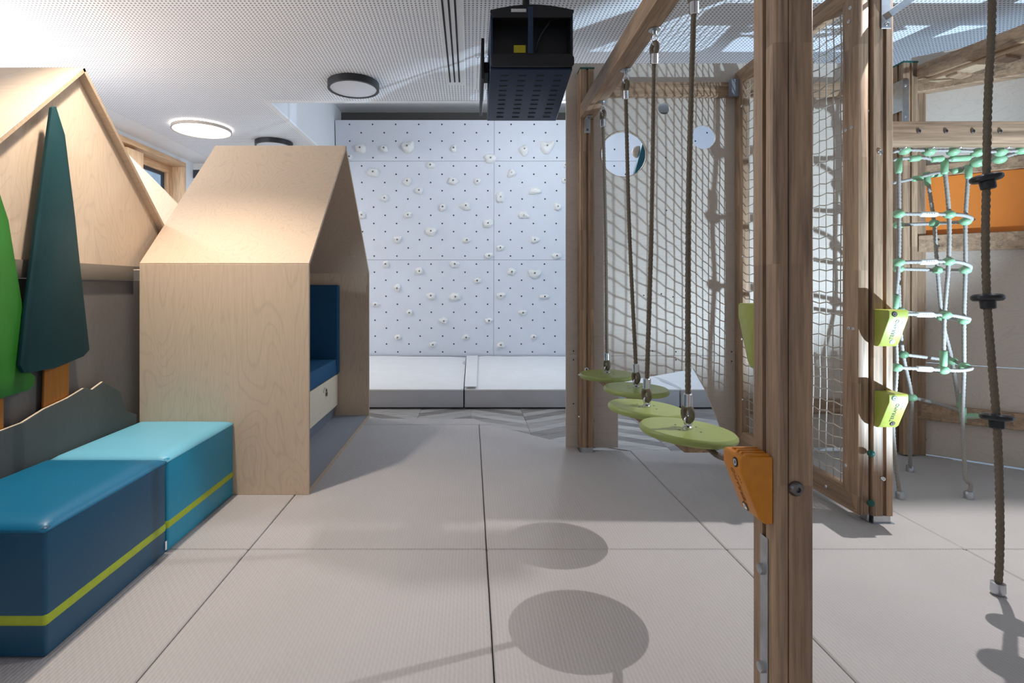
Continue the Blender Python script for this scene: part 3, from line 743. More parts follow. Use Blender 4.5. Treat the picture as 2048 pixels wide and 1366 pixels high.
poly('hood_top', [(xl+(xr-xl)*i/10, pz(Yn)+HT+0.028*math.sin(PI*i/10)+0.001) for i in range(11)]+[(xr-(xr-xl)*i/10, pz(Yn)+HT+0.028*math.sin(PI*i/10)-0.008+0.0075) for i in range(1, 10)], XZ, Yn-0.001, Yf-0.03, M['navyblack'], pj)
box('centre_strut', 0.292, 0.318, Yn-0.018, Yn-0.0145, pz(Yn)+0.066, pz(Yn)+HT+0.015, M['navy'], pj, 0.002, 1)
box('side_arm', xl-0.045, xl-0.028, 2.83, 3.45, 2.22, 2.44, M['navyblack'], pj, 0.003)
box('side_arm_link', xl-0.028, xl-0.001, 2.95, 3.10, 2.30, 2.36, M['navyblack'], pj)
for i in range(10):
    y = Yn+0.07+i*0.048; z = pz(y)
    for k in range(4):
        x = xl+0.055+k*0.095
        poly('vent_slot', [(y-0.004, z-0.0013), (y+0.004, z-0.0013-0.0015), (y+0.004, z+0.004), (y-0.004, z+0.004)], YZ, x, x+0.042, M['dot'], bp)
box('warning_sticker', 0.228, 0.291, Yn+0.097, Yn+0.0995, 2.345, 2.385, M['yellow'], pj)
box('rating_sticker', 0.205, 0.282, Yn-0.0165, Yn-0.0145, pz(Yn)+HT-0.012, pz(Yn)+HT+0.004, M['paper'], pj)
for i in range(7): box('socket', 0.185+i*0.016, 0.193+i*0.016, Yn+0.097, Yn+0.0995, 2.325, 2.333, M['paper'], pj)
for i in range(6): box('socket', 0.385+i*0.016, 0.390+i*0.016, Yn+0.097, Yn+0.0995, 2.318, 2.328, M['darksteel'], pj)
tube('cable', [(0.345, Yn+0.09, 2.345), (0.36, Yn+0.05, 2.40), (0.40, Yn+0.02, 2.46), (0.435, Yn+0.05, 2.52), (0.44, Yn+0.2, 2.60)], 0.005, M['navyblack'], pj, 8, step=0.01)
tube('mounting_pole', [(0.30, 2.86, 2.50), (0.30, 2.86, CZ-0.012)], 0.019, M['navyblack'], pj, 16)
lathe('ceiling_flange', [(0.06, 0), (0.06, 0.011), (0.02, 0.011)], (0.30, 2.86, CZ-0.0125), M['navyblack'], pj)

# ------------------------------------------------------------------ timber posts and beams
def postvf(x0, y0, w, gr):
    r = 0.004
    pts = []
    for k in range(4):
        fr, g, d = gr[k]; c = w*fr
        side = [(r, 0), (c-g/2, 0), (c-g/2, d), (c+g/2, d), (c+g/2, 0), (w-r, 0)]
        for a, b in side:
            x, y = a, b
            for _ in range(k): x, y = w-y, x
            pts.append((x0+x, y0+y))
    return pts
def post(label, x0, y0, w, z0, z1, cap=True, shoe=True, front=(0.5, 0.014, 0.012)):
    t_ = root('timber_post', label, 'post', (x0+w/2, y0+w/2, 0), 'grooved timber posts')
    poly('upright', postvf(x0, y0, w, [front, (0.5, 0.014, 0.012), (0.5, 0.014, 0.012), (0.55, 0.016, 0.012)]), XY, z0, z1, M['larch_z'], t_)
    if cap: box('cap', x0-0.002, x0+w+0.002, y0-0.002, y0+w+0.002, z1, z1+0.012, M['greencap'], t_, 0.002, 1)
    if shoe:
        box('shoe', x0+0.008, x0+w-0.008, y0+0.006, y0+w-0.006, 0.0005, z0, M['steel'], t_, 0.001, 1)
        box('shoe_plate', x0-0.006, x0+w+0.004, y0-0.004, y0+w+0.004, 0.0002, 0.0025, M['steel'], t_)
    return t_
p1 = post('nearest timber post with an orange handhold, standing in the foreground', 0.720, 1.247, 0.094, 0.03, 2.70, front=(0.36, 0.003, 0.006))
p2 = post('timber post at the left end of the plywood screen', 0.725, 3.486, 0.093, 0.03, 2.545)
p3 = post('brightly lit timber post carrying two lime handholds', 1.860, 2.430, 0.095, 0.035, 2.66, front=(0.57, 0.017, 0.012))
p4 = post('timber post at the far right corner behind the rope tunnel', 2.800, 3.40, 0.095, 0.01, 2.55, shoe=False)
# fittings on the nearest post
sx = box('steel_strip', 0.7165, 0.7198, 1.270, 1.302, 0.02, 0.485, M['steel'], p1, 0.001, 1)
for z in (0.405, 0.165):
    lathe('hex_bolt', [(0.013, 0), (0.013, 0.011), (0.008, 0.013), (0, 0.013)], (0.7165, 1.286, z), M['steel'], p1, (-1, 0, 0), 6)
screw(p1, (0.770, 1.247, 0.617), (0, -1, 0), M['darksteel'], 0.018, 0.012)
# fittings on other posts
screw(p3, (1.905, 2.43, 0.21), (0, -1, 0), M['chrome'], 0.012, 0.008)
screw(p3, (1.893, 2.43, 1.72), (0, -1, 0), M['chrome'], 0.012, 0.008)
screw(p3, (1.86, 2.46, 1.92), (-1, 0, 0), M['chrome'], 0.010, 0.008)
for z in (0.20, 0.48):
    screw(p2, (0.818, 3.52, z), (1, 0, 0), M['black'], 0.012, 0.008); screw(p2, (0.725, 3.51, z+0.03), (-1, 0, 0), M['chrome'], 0.008, 0.008)
torus('eye_bolt', (0.765, 3.475, 0.548), 0.014, 0.0045, M['chrome'], p2, (0.6, -1, 0.3))
br = root('angle_bracket', 'small galvanized bracket under the far end of the hanging beam', 'bracket', (0.77, 3.48, 2.15))
box('leaf', 0.752, 0.792, 3.4795, 3.4855, 2.118, 2.212, M['steel'], br, 0.001, 1)
box('leaf', 0.752, 0.792, 3.405, 3.4795, 2.2065, 2.2125, M['steel'], br, 0.001, 1)
screw(br, (0.772, 3.479, 2.14), (0, -1, 0), M['darksteel'], 0.008, 0.005); screw(br, (0.772, 3.44, 2.206), (0, 0, -1), M['darksteel'], 0.008, 0.005)

def beam(name, label, x0, x1, y0, y1, z0, z1, ax):
    t_ = root(name, label, 'beam', ((x0+x1)/2, (y0+y1)/2, z0))
    box('timber', x0, x1, y0, y1, z0, z1, M['larch_'+ax], t_, 0.005, 2)
    return t_
hb = beam('hanging_beam', 'timber beam overhead from which the four green discs hang', 0.724, 0.816, 1.343, 3.484, 2.2135, 2.312, 'y')
cb = beam('cross_beam', 'overhead timber cross beam joined to the lit post', 1.957, 3.45, 2.432, 2.525, 2.545, 2.748, 'x')
nbm = beam('net_beam', 'white-lit horizontal beam with a row of bolts above the rope tunnel', 1.958, 3.6, 2.55, 2.665, 1.803, 1.903, 'x')
for i in range(9): screw(nbm, (P(1837+54*i, 263, 2.55).x, 2.55, 1.853), (0, -1, 0), M['darksteel'], 0.011, 0.007)
bk = root('strut_bracket', 'galvanized bracket and strut high on the lit post', 'bracket', (1.92, 2.42, 2.3))
box('plate', 1.895, 1.940, 2.423, 2.4295, 2.29, 2.48, M['steel'], bk, 0.001, 1)
v, f = boxvf(-0.014, 0.21, -0.018, 0.018, -0.015, 0.015)
R_ = Matrix.Rotation(-math.radians(36), 4, 'Y')
mk('strut', [R_ @ Vector(p)+Vector((1.915, 2.40, 2.345)) for p in v], f, M['steel'], bk)
for z in (2.31, 2.46): screw(bk, (1.918, 2.423, z), (0, -1, 0), M['chrome'], 0.010, 0.008)

# ------------------------------------------------------------------ plywood screen
def circ(x, z, r, n=36): return [(x+r*math.cos(2*PI*i/n), z+r*math.sin(2*PI*i/n)) for i in range(n)]
SY = 3.586
sc_ = root('plywood_screen', 'pale plywood screen with three round holes behind the hanging discs', 'screen', (1.2, SY, 0))
holes = [circ(1.043, 2.005, 0.153), circ(1.318, 2.318, 0.041, 24), circ(1.590, 2.122, 0.082, 30)]
plate('upper_board', [(0.649, 0.6295), (1.86, 0.6295), (1.86, 2.625), (0.649, 2.625)], holes, XZ, SY, SY+0.018, M['ply_pale'], sc_)
lo = [(0.649, 0.0), (1.004, 0.0), (1.004, 0.30), (1.02, 0.42), (1.06, 0.455), (1.522, 0.538), (1.60, 0.40), (1.70, 0.15), (1.735, 0.0), (1.86, 0.0), (1.86, 0.6265), (0.649, 0.6265)]
poly('lower_board', lo, XZ, SY, SY+0.018, M['ply_pale'], sc_)
box('top_rail', 0.822, 1.797, 3.54, 3.585, 2.385, 2.48, M['larch_x'], sc_, 0.003)
box('rail_end', 1.735, 1.797, 3.515, 3.539, 2.375, 2.49, M['kick'], sc_)
for x, z in ((1.33, 1.98), (1.335, 1.62), (0.70, 0.60), (0.70, 0.66), (1.24, 0.66), (1.30, 1.05), (1.18, 1.04), (1.38, 1.03), (0.92, 0.82), (1.34, 0.80), (1.40, 0.655), (1.78, 0.655), (1.78, 0.59), (0.70, 0.30), (0.75, 0.57), (1.12, 0.59), (1.40, 0.60)):
    lathe('screw', [(0.005, 0), (0.005, 0.001), (0, 0.001)], (x, SY, z), M['dot'], sc_, (0, -1, 0), 8)
# rim of the large porthole
v = [(1.043+0.158*math.cos(2*PI*i/40), SY-0.001, 2.005+0.158*math.sin(2*PI*i/40)) for i in range(41)]
tube('hole_rim', v, 0.0022, M['ply_edge'], sc_, 6)
tp = root('teal_pad', 'dark teal pad seen through the large round hole in the screen', 'pad', (1.55, 4.4, 1.4))
poly('pad', [(1.25, 1.60), (1.72, 1.60), (1.74, 2.44), (1.475, 2.44)], XZ, 4.40, 4.46, M['teal'], tp, bev=0.012, seg=3)
lathe('button', [(0.05, 0), (0.05, 0.02), (0.04, 0.03), (0, 0.03)], (1.425, 4.49, 2.25), M['ply_pale'], tp, (0, -1, 0), 28)
for zz in (1.30,):
    tube('hanger', [(1.71, 4.43, 2.44), (1.71, 4.43, CZ-0.001)], 0.012, M['rope'], tp, 8)

# ------------------------------------------------------------------ net frame
nf = root('net_frame', 'tall timber door frame strung with a fine climbing net', 'net frame', (1.825, 3.0, 0.03))
X0, X1, Y0, Y1, Z0, Z1, FW = 1.800, 1.848, 2.440, 3.582, 0.035, 2.555, 0.105
def fpoly(name, l, m): return poly(name, l, YZ, X0, X1, m, nf, bev=0.003)
g = 0.0008
fpoly('stile', [(Y0, Z0), (Y0+FW, Z0+FW), (Y0+FW, Z1-FW), (Y0, Z1)], M['larch_z'])
fpoly('stile', [(Y1, Z0), (Y1, Z1), (Y1-FW, Z1-FW), (Y1-FW, Z0+FW)], M['larch_z'])
fpoly('bottom_rail', [(Y0+g, Z0), (Y1-g, Z0), (Y1-FW, Z0+FW-g), (Y0+FW, Z0+FW-g)], M['larch_y'])
fpoly('top_rail', [(Y0+g, Z1), (Y0+FW, Z1-FW+g), (Y1-FW, Z1-FW+g), (Y1-g, Z1)], M['larch_y'])
for y, z in ((2.50, 2.36), (2.49, 2.42), (2.52, 1.85), (2.48, 1.85), (2.50, 0.90), (2.47, 0.90), (2.52, 0.24), (3.49, 2.30), (3.48, 1.30), (3.49, 0.75), (3.48, 0.35), (2.66, 0.085), (3.30, 0.085), (2.80, 2.50)):
    screw(nf, (X0, y, z), (-1, 0, 0), M['chrome'], 0.009, 0.005)
# net: square honeycomb mesh
NV, NF = [], []
def strand(pts, r):
    v, f = tubevf(pts, r, 4, caps=False); k = len(NV); NV.extend(v); NF.extend(tuple(i+k for i in q) for q in f)
ya, yb, za, zb = Y0+FW-0.012, Y1-FW+0.012, Z0+FW-0.012, Z1-FW+0.012
ny, nz_ = 18, 42; xm = 1.822
def npt(i, j):
    y = ya+(yb-ya)*i/ny; z = za+(zb-za)*j/nz_
    e = 1 if 0 < j < nz_ and 0 < i < ny else 0
    s = 0.0045*(1 if (i+j) % 2 else -1)*e
    return Vector((xm+0.004*noise.noise(Vector((y*4, z*4, 0))), y+0.006*noise.noise(Vector((z*3, y*3, 5)))*e, z+s+0.008*noise.noise(Vector((y*2.3, z*2.3, 9)))*e))
for i in range(ny+1): strand([npt(i, j) for j in range(nz_+1)], 0.0033)
for j in range(nz_+1): strand([npt(i, j) for i in range(ny+1)], 0.0033)
mk('net', NV, NF, M['netcord'], nf, smooth=True)
hg = root('hinge_plate', 'galvanized door plate with two dark knobs between net frame and lit post', 'hinge', (1.853, 2.5, 0.1))
box('plate', 1.8495, 1.8575, 2.45, 2.50, 0.0035, 0.42, M['steel'], hg, 0.001, 1)
for z in (0.33, 0.10): ball('knob', (1.842, 2.418, z), 0.016, M['greencap'], hg, 1, 1.0, 1)

# ------------------------------------------------------------------ right side boards
rb = root('rear_boards', 'pale plywood boards behind the net frame, right of the screen', 'screen', (2.33, 3.56, 0))
box('upper_board', 1.863, 2.79, SY, SY+0.018, 0.63, 2.625, M['ply_pale'], rb)
box('lower_board', 1.863, 2.79, SY, SY+0.018, 0.0, 0.627, M['ply_pale'], rb)
box('rail', 1.863, 2.795, 3.54, 3.585, 0.24, 0.335, M['larch_x'], rb, 0.003)
box('top_rail', 1.863, 2.795, 3.54, 3.585, 2.385, 2.48, M['larch_x'], rb, 0.003)
A0 = Vector((2.935, 3.50, 0)); AD = Vector((0.797, -0.604, 0)); AN = Vector((-0.604, -0.797, 0))
def AW(s, z, n): p = A0+AD*s+AN*n; return (p.x, p.y, z)
aw = root('angled_wall', 'slanting plywood wall with an orange panel and timber rails', 'screen', A0+AD*0.7)
def aboard(name, s0, s1, z0, z1, n0, n1, m, bev=0.002): return poly(name, [(s0, z0), (s1, z0), (s1, z1), (s0, z1)], AW, n0, n1, m, aw, bev=bev, seg=1)
aboard('board', 0, 1.9, 0.001, 0.60, 0, 0.018, M['ply_pale']); aboard('board', 0, 1.9, 0.603, 1.42, 0, 0.018, M['ply_pale']); aboard('board', 0, 1.9, 1.423, 2.62, 0, 0.018, M['ply_pale'])
aboard('orange_panel', 0.0, 1.9, 1.435, 1.81, 0.019, 0.034, M['orange_p'])
aboard('rail', 0.03, 1.9, 1.325, 1.434, 0.019, 0.075, M['larch_x'], 0.004)
aboard('rail', 0.0, 1.9, 1.812, 1.89, 0.019, 0.055, M['larch_x'], 0.004)
aboard('rail', 0.0, 1.9, 0.235, 0.335, 0.019, 0.065, M['larch_x'], 0.004)
aboard('top_rail', 0.0, 1.9, 2.36, 2.48, 0.019, 0.10, M['larch_x'], 0.004)
aboard('corner_strip', -0.01, 0.07, 0.001, 2.5, 0.02, 0.06, M['larch_z'], 0.003)
for s, z in ((0.30, 1.52), (0.62, 1.53), (0.13, 1.40), (0.13, 1.36), (0.35, 2.05), (0.05, 0.10), (0.07, 0.10), (0.05, 0.24)):
    p = AW(s, z, 0.034 if z > 1.45 and z < 1.8 else 0.0752 if z > 1.3 and z < 1.45 else 0.019); screw(aw, p, AN, M['darksteel'], 0.007, 0.004)
# ladder beam running towards the viewer at the top right
lbm = root('ladder_beam', 'sloping overhead ladder rail with notched rungs at top right', 'beam', (3.0, 3.0, 2.45))
d = Vector((0.30, -1.24, 0)).normalized(); nrm = Vector((d.y, -d.x, 0))
def LB(s, w, z): p = Vector((2.905, 3.38, 0))+d*s+nrm*w; return (p.x, p.y, z)
poly('rail', [(0, 2.425), (1.6, 2.425), (1.6, 2.52), (0, 2.52)], lambda a, b, t: LB(a, t, b), 0, 0.045, M['larch_y'], lbm, bev=0.004)
poly('rail', [(0.05, 2.40), (1.6, 2.40), (1.6, 2.424), (0.05, 2.424)], lambda a, b, t: LB(a, t, b), -0.10, 0.02, M['ply_edge'], lbm, bev=0.002)
for k in range(6):
    poly('notch', [(0.15+k*0.24, 2.385), (0.21+k*0.24, 2.385), (0.21+k*0.24, 2.399), (0.15+k*0.24, 2.399)], lambda a, b, t: LB(a, t, b), -0.10, 0.02, M['larch_y'], lbm)
cp = root('corner_plate', 'galvanized plates at the head of the far corner post', 'bracket', (2.80, 3.39, 2.3))
box('plate', 2.792, 2.799, 3.40, 3.48, 2.24, 2.44, M['steel'], cp); box('plate', 2.79, 2.83, 3.392, 3.399, 2.16, 2.44, M['steel'], cp)
for z in (2.40, 2.20): screw(cp, (2.81, 3.392, z), (0, -1, 0), M['chrome'], 0.009, 0.006)

# ------------------------------------------------------------------ hanging discs
def swing(top, disc, tilt, label, i):
    """rope swing: top point under the beam, disc centre"""
    t_ = root('disc_swing', label, 'swing', disc, 'round lime step discs hung from the beam')
    top = Vector(top); c = Vector(disc); ax = (top-c).normalized()
    R = 0.163; th = 0.026
    nx = Vector((math.sin(tilt), 0.0, math.cos(tilt)))
    dk = lathe('disc', [(0, -th/2), (R-0.008, -th/2), (R-0.001, -th/2+0.007), (R, 0), (R-0.001, th/2-0.007), (R-0.008, th/2), (0, th/2)], c, M['lime'], t_, nx, 64)
    q = c+nx*(th/2)
    lathe('eye_base', [(0.017, 0), (0.017, 0.006), (0.012, 0.010), (0, 0.010)], q, M['chrome'], t_, nx, 16)
    torus('lower_eye', q+nx*0.026, 0.016, 0.0045, M['chrome'], t_, (0.4, -1, 0))
    lo = q+Vector((0, 0, 0.045)); hi = top-Vector((0, 0, 0.105))
    torus('lower_loop', q+Vector((0, 0, 0.052)), 0.020, 0.0108, M['rope'], t_, (1, 0.35, 0), sz=1.25)
    def ferr(name, a, d_): lathe(name, [(0.0135, 0), (0.0165, 0.003), (0.0165, 0.045), (0.0135, 0.048)], a, M['chrome'], t_, d_, 20)
    s0 = q+Vector((0, 0, 0.075)); ferr('lower_ferrule', s0, ax); ferr('upper_ferrule', hi-ax*0.05, ax)
    mid = (s0+hi)/2+Vector((0.006*(1 if i % 2 else -1), 0.004, 0))
    rope('rope', [s0+ax*0.04, mid, hi-ax*0.045], 0.0105, M['rope'], t_, pitch=0.075)
    torus('upper_loop', hi+Vector((0, 0, 0.022)), 0.019, 0.0108, M['rope'], t_, (1, 0.3, 0), sz=1.25)
    torus('upper_eye', top-Vector((0, 0, 0.045)), 0.014, 0.0045, M['chrome'], t_, (0.3, -1, 0), sz=1.7)
    lathe('washer', [(0.026, 0), (0.026, 0.004), (0.010, 0.006), (0.009, 0.024), (0, 0.024)], top-Vector((0, 0, 0.0002)), M['steel'], t_, (0, 0, -1), 20)
    for k in range(4):
        a = 0.6+k*PI/2; s = q+Vector((math.cos(a)*0.05, math.sin(a)*0.05, 0)); s -= nx*((s-q).dot(nx))
        lathe('disc_screw', [(0.004, 0), (0.004, 0.0006), (0, 0.0006)], s, M['ink'], dk, nx, 8)
    o = box('step_block', c.x-0.035, c.x+0.055, c.y-0.06, c.y+0.06, c.z-th/2-0.042, c.z-th/2-0.002, M['larch_y'], t_, 0.003)
    return t_
BZ = 2.213
swing((0.790, 1.86, BZ), P(1375, 864, 1.85), 0.075, 'nearest and largest lime disc swing, beside the orange handhold', 0)
swing((0.795, 2.275, BZ), P(1293, 819, 2.28), 0.07, 'second nearest lime disc swing on its rope', 1)
swing((0.795, 2.70, BZ), P(1272, 780, 2.70), 0.02, 'third lime disc swing, second from the far screen post', 2)
swing((0.795, 3.16, BZ), P(1214, 751, 3.14), -0.01, 'farthest lime disc swing, close to the screen post', 3)
tr = root('tie_rope', 'short brown rope tying the nearest disc to the front post', 'rope', (0.79, 1.6, 0.5))
rope('rope', [(0.80, 1.782, 0.556), (0.80, 1.70, 0.55), (0.775, 1.55, 0.585), (0.76, 1.42, 0.61), (0.755, 1.3435, 0.62)], 0.0105, M['rope'], tr, pitch=0.075)

# ------------------------------------------------------------------ wedge handholds
def text_mesh(name, s, size, mtx, mat, parent):
    cu = bpy.data.curves.new(name, 'FONT'); cu.body = s; cu.size = size; cu.align_x = 'CENTER'; cu.align_y = 'CENTER'; cu.extrude = 0.0004; cu.space_character = 1.05
    o = bpy.data.objects.new(name+'_src', cu); COL.objects.link(o); dg = bpy.context.evaluated_depsgraph_get()
    me = bpy.data.meshes.new_from_object(o.evaluated_get(dg)); bpy.data.objects.remove(o); me.transform(mtx)
    vs = [v.co.copy() for v in me.vertices]; fs = [tuple(p.vertices) for p in me.polygons]
    return mk(name, vs, fs, mat, parent)
def handhold(label, origin, out, wid, ztop, width, mat, h=0.168, prot=0.086, text='TERRAMO', txt=M['ink'], ribs=4):
    """origin: point on post face at one side edge (z ignored); out: protruding dir; wid: dir across"""
    out = Vector(out); wid = Vector(wid); o0 = Vector((origin[0], origin[1], 0))
    t_ = root('wedge_handhold', label, 'handhold', o0+wid*width/2+Vector((0, 0, ztop-h)), 'plastic wedge handholds on the posts')
    prof = [(0.0005, ztop), (prot-0.004, ztop), (prot, ztop-0.006), (prot, ztop-0.036), (0.034, ztop-h+0.012), (0.020, ztop-h), (0.0005, ztop-h)]
    fn = lambda a, b, t: tuple(o0+out*a+wid*t+Vector((0, 0, b)))
    bd = poly('body', prof, fn, 0, width, mat, t_, bev=0.007, seg=3)
    for k in range(ribs):
        w0 = width*(0.10+0.82*k/ribs)
        poly('rib', [(0.004, ztop-0.004), (prot-0.01, ztop-0.004), (prot-0.016, ztop+0.005), (0.004, ztop+0.005)], fn, w0, w0+width*0.11, mat, bd, bev=0.002)
    # sloping face frame
    a0 = Vector((prot, ztop-0.036)); a1 = Vector((0.034, ztop-h+0.012)); sd_ = (a0-a1).normalized()
    up = (out*sd_.x+Vector((0, 0, sd_.y))).normalized(); nrm = up.cross(wid)
    if nrm.dot(out) < 0: nrm = -nrm
    def face(t, w): q = a1.lerp(a0, t); return o0+out*q.x+Vector((0, 0, q.y))+wid*w
    for tt, ww in ((0.09, 0.62), (1.12, 0.28)):
        if tt > 1: c = o0+out*prot+Vector((0, 0, ztop-0.019))+wid*width*ww; ax = out
        else: c = face(tt, width*ww); ax = nrm
        lathe('bolt_recess', [(0.012, 0), (0.012, 0.0012), (0.010, 0.0012)], c, M['black'], t_, ax, 16)
        lathe('bolt', [(0.0085, 0), (0.0085, 0.0022), (0.004, 0.0022), (0.0035, 0.001), (0, 0.001)], c, M['chrome'], t_, ax, 12)
    if text:
        c = face(0.56, width*0.5)+nrm*0.0006; X = up; Z = nrm; Yv = Z.cross(X)
        m = Matrix(((X.x, Yv.x, Z.x, c.x), (X.y, Yv.y, Z.y, c.y), (X.z, Yv.z, Z.z, c.z), (0, 0, 0, 1)))
        text_mesh('lettering', text, 0.0215, m, txt, bd)
        c2 = face(0.80, width*0.5)+nrm*0.0006-Yv*0.022
        for dd in (-0.005, 0.0, 0.005):
            m2 = Matrix(((X.x, Yv.x, Z.x, 0), (X.y, Yv.y, Z.y, 0), (X.z, Yv.z, Z.z, 0), (0, 0, 0, 1)))
            vv, ff = boxvf(-0.0035+dd*1.6, 0.0-0.0005+dd*1.6, -0.0015, 0.0015, -0.0003, 0.0003)
            mk('mark', [m2 @ Vector(p)+c2 for p in vv], ff, txt, bd)
    return t_
handhold('orange ribbed wedge handhold on the nearest post', (0.7195, 1.249), (-1, 0, 0), (0, 1, 0), 0.690, 0.086, M['orange'], 0.160, 0.078, 'TERRAMO', plain('dark_orange_print', srgb(170, 98, 14), 0.6))  # lettering in a darker orange
handhold('lime wedge handhold on the lit post, upper of the two', (1.864, 2.4295), (0, -1, 0), (1, 0, 0), 0.994, 0.088, M['lime2'], 0.170, 0.088, ribs=0)
handhold('lime wedge handhold on the lit post, lower of the two', (1.864, 2.4295), (0, -1, 0), (1, 0, 0), 0.618, 0.088, M['lime2'], 0.166, 0.088, ribs=0)
handhold('lime wedge handhold peeking out behind the nearest post', (0.812, 1.3415), (0, 1, 0), (-1, 0, 0), 1.052, 0.088, M['lime2'], 0.165, 0.082, ribs=0, text=None)

# ------------------------------------------------------------------ knobbed climbing rope
kr = root('climbing_rope', 'thick brown climbing rope with three black foot discs', 'rope', P(1996, 1190, 1.862))
KY = 1.87
kp = [P(u, v, KY) for u, v in ((1988, -330), (1986, -120), (1983, 60), (1976, 200), (1973, 360), (1971, 480), (1974, 600), (1983, 720), (1993, 840), (1998, 950), (2000, 1080), (1996, 1178))]
kp[0].z = CZ-0.03
rope('rope', kp, 0.0125, M['rope'], kr, pitch=0.09, depth=0.38)
lathe('ceiling_hook', [(0.02, 0), (0.02, 0.03), (0.045, 0.032), (0.045, 0.038)], (kp[0].x, kp[0].y, CZ-0.039), M['steel'], kr)
for (u, v), tl in zip(((1973, 358), (1975, 597), (1993, 836)), (-0.12, 0.02, 0.08)):
    c = P(u, v, KY); ax = Vector((tl, 0.1, 1)).normalized()
    lathe('foot_disc', [(0.012, 0.014), (0.040, 0.014), (0.046, 0.008), (0.046, -0.002), (0.040, -0.008), (0.023, -0.009), (0.022, -0.034), (0.019, -0.037), (0.0125, -0.037)], c, M['black'], kr, ax, 32)
c = P(1996, 1180, KY)
lathe('end_ferrule', [(0.014, 0.03), (0.021, 0.028), (0.022, 0.0), (0.018, -0.012), (0.012, -0.014)], (c.x, c.y, 0.0145), M['steel'], kr, (0.03, 0, 1), 20)

# ------------------------------------------------------------------ rope tunnel
rt = root('rope_tunnel', 'pale rope net tunnel with mint green connectors beside the lit post', 'rope net', (2.4, 2.8, 0))
YF, YR, YB = 2.72, 2.84, 3.0
def rp(name, pts, R=0.0105, mat=None): return rope(name, [P(*p) for p in pts], R, mat or M['rope_white'], rt, pitch=0.058, strands=3, step=0.008, depth=0.42)
def bl(u, v, Y, r=0.026): return ball('connector', P(u, v, Y), r, M['mint'], rt, 1.05, 1.05, 0.85)
rp('upright_rope', [(1797, 322, YF), (1798, 428, YF), (1797, 525, YF), (1790, 628, YF), (1793, 735, YF), (1786, 850, YF), (1792, 930, YF), (1800, 992, YF)])
rp('upright_rope', [(1889, 335, YF), (1898, 430, YF), (1897, 525, YF), (1889, 630, YF), (1887, 738, YF)])
rp('upright_rope', [(1937, 345, YR), (1931, 440, YR), (1931, 535, YR), (1928, 640, YR), (1928, 735, YR), (1925, 835, YR-0.04), (1929, 920, YR-0.08), (1931, 958, YR-0.10), (1942, 970, YR-0.11), (1937, 990, YR-0.12)])
rp('upright_rope', [(1854, 352, YB), (1868, 445, YB), (1875, 540, YB), (1885, 640, YB), (1904, 722, YB), (1919, 818, YB)])
rp('upright_rope', [(1796, 365, YB), (1797, 450, YB), (1797, 540, YB), (1800, 640, YB), (1806, 709, YB), (1823, 795, YB), (1820, 870, YB+0.06), (1820, 935, YB+0.11)])
rings = [[(1797, 428), (1898, 429), (1928, 431), (1943, 437), (1931, 443), (1868, 447), (1797, 450)],
         [(1797, 525), (1897, 523), (1928, 527), (1941, 534), (1931, 540), (1875, 540), (1797, 538)],
         [(1790, 628), (1891, 630), (1922, 634), (1938, 638), (1928, 641), (1884, 634), (1800, 622)],
         [(1793, 735), (1887, 740), (1922, 741), (1943, 737), (1928, 733), (1904, 722), (1806, 709)]]
ry = [YF, YF, YF+0.03, YF+0.09, YR, YB, YB]
for r_ in rings:
    pts = [(u, v, y) for (u, v), y in zip(r_, ry)]
    rp('ring_rope', pts)
    for k in (0, 1, 4, 5, 6): bl(*pts[k])
    a, b = P(*pts[0]), P(*pts[1]); s0, s1 = a.lerp(b, 0.42), a.lerp(b, 0.76)
    cs = tube('crimp_sleeve', [s0, s0.lerp(s1, 0.08), s0.lerp(s1, 0.9), s1], [0.011, 0.0145, 0.0145, 0.011], M['sleeve'], rt, 12)
    for q in range(4):
        c = s0.lerp(s1, 0.3+0.14*q)+Vector((0, -0.0142, 0.002)); lathe('crimp_dot', [(0.0022, 0), (0.0022, 0.0008), (0, 0.0008)], c, M['dot'], cs, (0, -1, 0), 6)
rp('ring_rope', [(1823, 795, YB), (1870, 806, YB-0.02), (1919, 822, YB-0.06), (1926, 832, YR), (1962, 834, YR)])
bl(1823, 795, YB); bl(1806, 709, YB)
def tee(u, v, Y, l=0.075, dx=0.0):
    a = P(u, v, Y); tube('tee_connector', [a, a+Vector((dx, 0, -l*0.85)), a+Vector((dx, 0, -l))], [0.017, 0.016, 0.012], M['mint'], rt, 14)
tee(1797, 318, YF); tee(1889, 320, YF); tee(1937, 330, YR); tee(1852, 345, YB, dx=0.01)
tee(1887, 702, YF, 0.085); tee(1791, 590, YF, 0.07); tee(1920, 788, YB, 0.08)
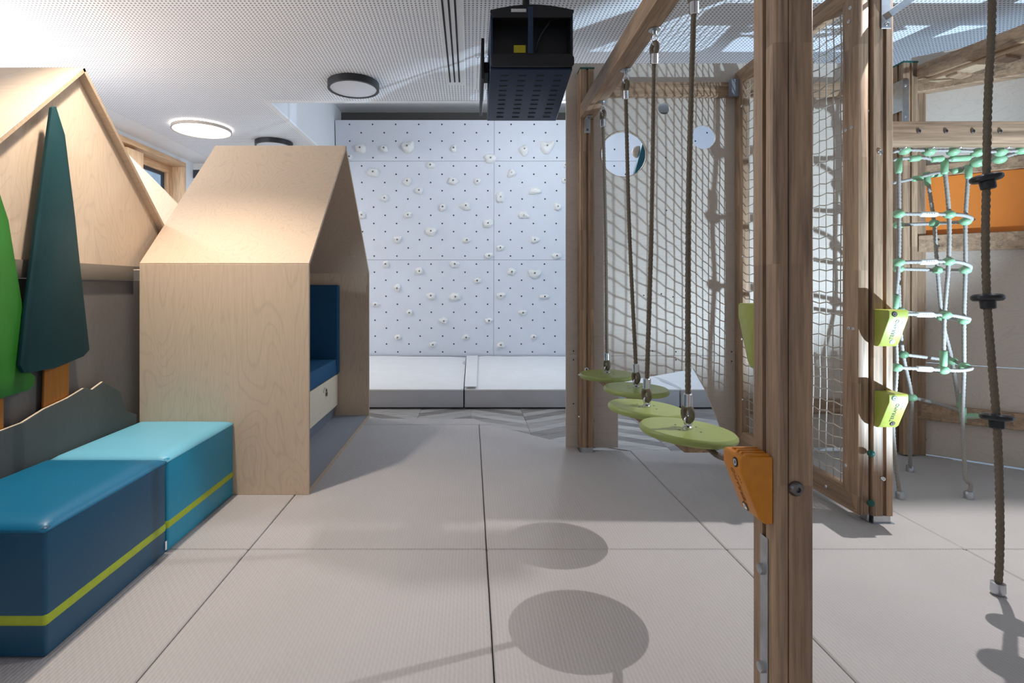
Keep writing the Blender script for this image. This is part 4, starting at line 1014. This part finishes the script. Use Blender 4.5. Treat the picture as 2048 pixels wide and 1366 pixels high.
a = P(1926, 832, YR); tube('tee_connector', [a, a+Vector((0.07, 0, 0)), a+Vector((0.095, 0, 0))], [0.016, 0.015, 0.009], M['mint'], rt, 14)
tube('tee_connector', [a+Vector((0, 0, 0.045)), a-Vector((0, 0, 0.035))], 0.015, M['mint'], rt, 14)
# top net under the beam
top1 = [(1786, 320, YF), (1812, 317, YF), (1850, 316, YF), (1872, 321, YF), (1905, 319, YF), (1945, 312, YF), (1990, 300, YF-0.02), (2060, 285, YF-0.05)]
top2 = [(1786, 366, YB), (1830, 357, YB), (1868, 347, YB-0.03), (1915, 338, YR+0.05), (1945, 332, YR), (2000, 316, YR), (2060, 300, YR)]
top3 = [(1786, 304, YF-0.03), (1810, 300, YF-0.03), (1858, 301, YF-0.03), (1907, 301, YF-0.03), (1955, 303, YF-0.03), (2000, 303, YF-0.03), (2060, 300, YF-0.03)]
for tp_ in (top1, top2, top3): rp('top_rope', tp_, 0.0095)
for u, v in ((1808, 301), (1858, 303), (1906, 303), (1955, 305), (2001, 304), (2043, 300)): bl(u, v, YF-0.03, 0.027)
for u, v in ((1955, 325), (1999, 318)): bl(u, v, YR-0.03, 0.03)
for u0, u1, v, Y in ((1818, 1840, 317, YF), (1861, 1887, 318, YF), (1900, 1940, 317, YF), (1824, 1845, 357, YB), (1860, 1884, 349, YB), (1905, 1925, 341, YR+0.05)):
    tube('coupling', [P(u0, v+2, Y), P(u0+3, v+1, Y), P(u1-3, v-1, Y), P(u1, v-2, Y)], [0.010, 0.016, 0.016, 0.010], M['mint'], rt, 12)
for u in (1797, 1852, 1905, 1955, 2000):   # hangers up to the beam
    tube('hanger', [P(u, 302, YF-0.03), Vector((P(u, 300, YF-0.03).x, 2.64, 1.803))], 0.006, M['chrome'], rt, 8)
for u, v, Y in ((1800, 996, YF-0.0), (1937, 996, 2.72), (1820, 940, 3.12)):
    p = P(u, v, Y); lathe('floor_anchor', [(0.020, 0.0), (0.020, 0.030), (0.014, 0.038), (0.010, 0.038)], (p.x, p.y, 0.0005), M['steel'], rt, (0, 0, 1), 18)
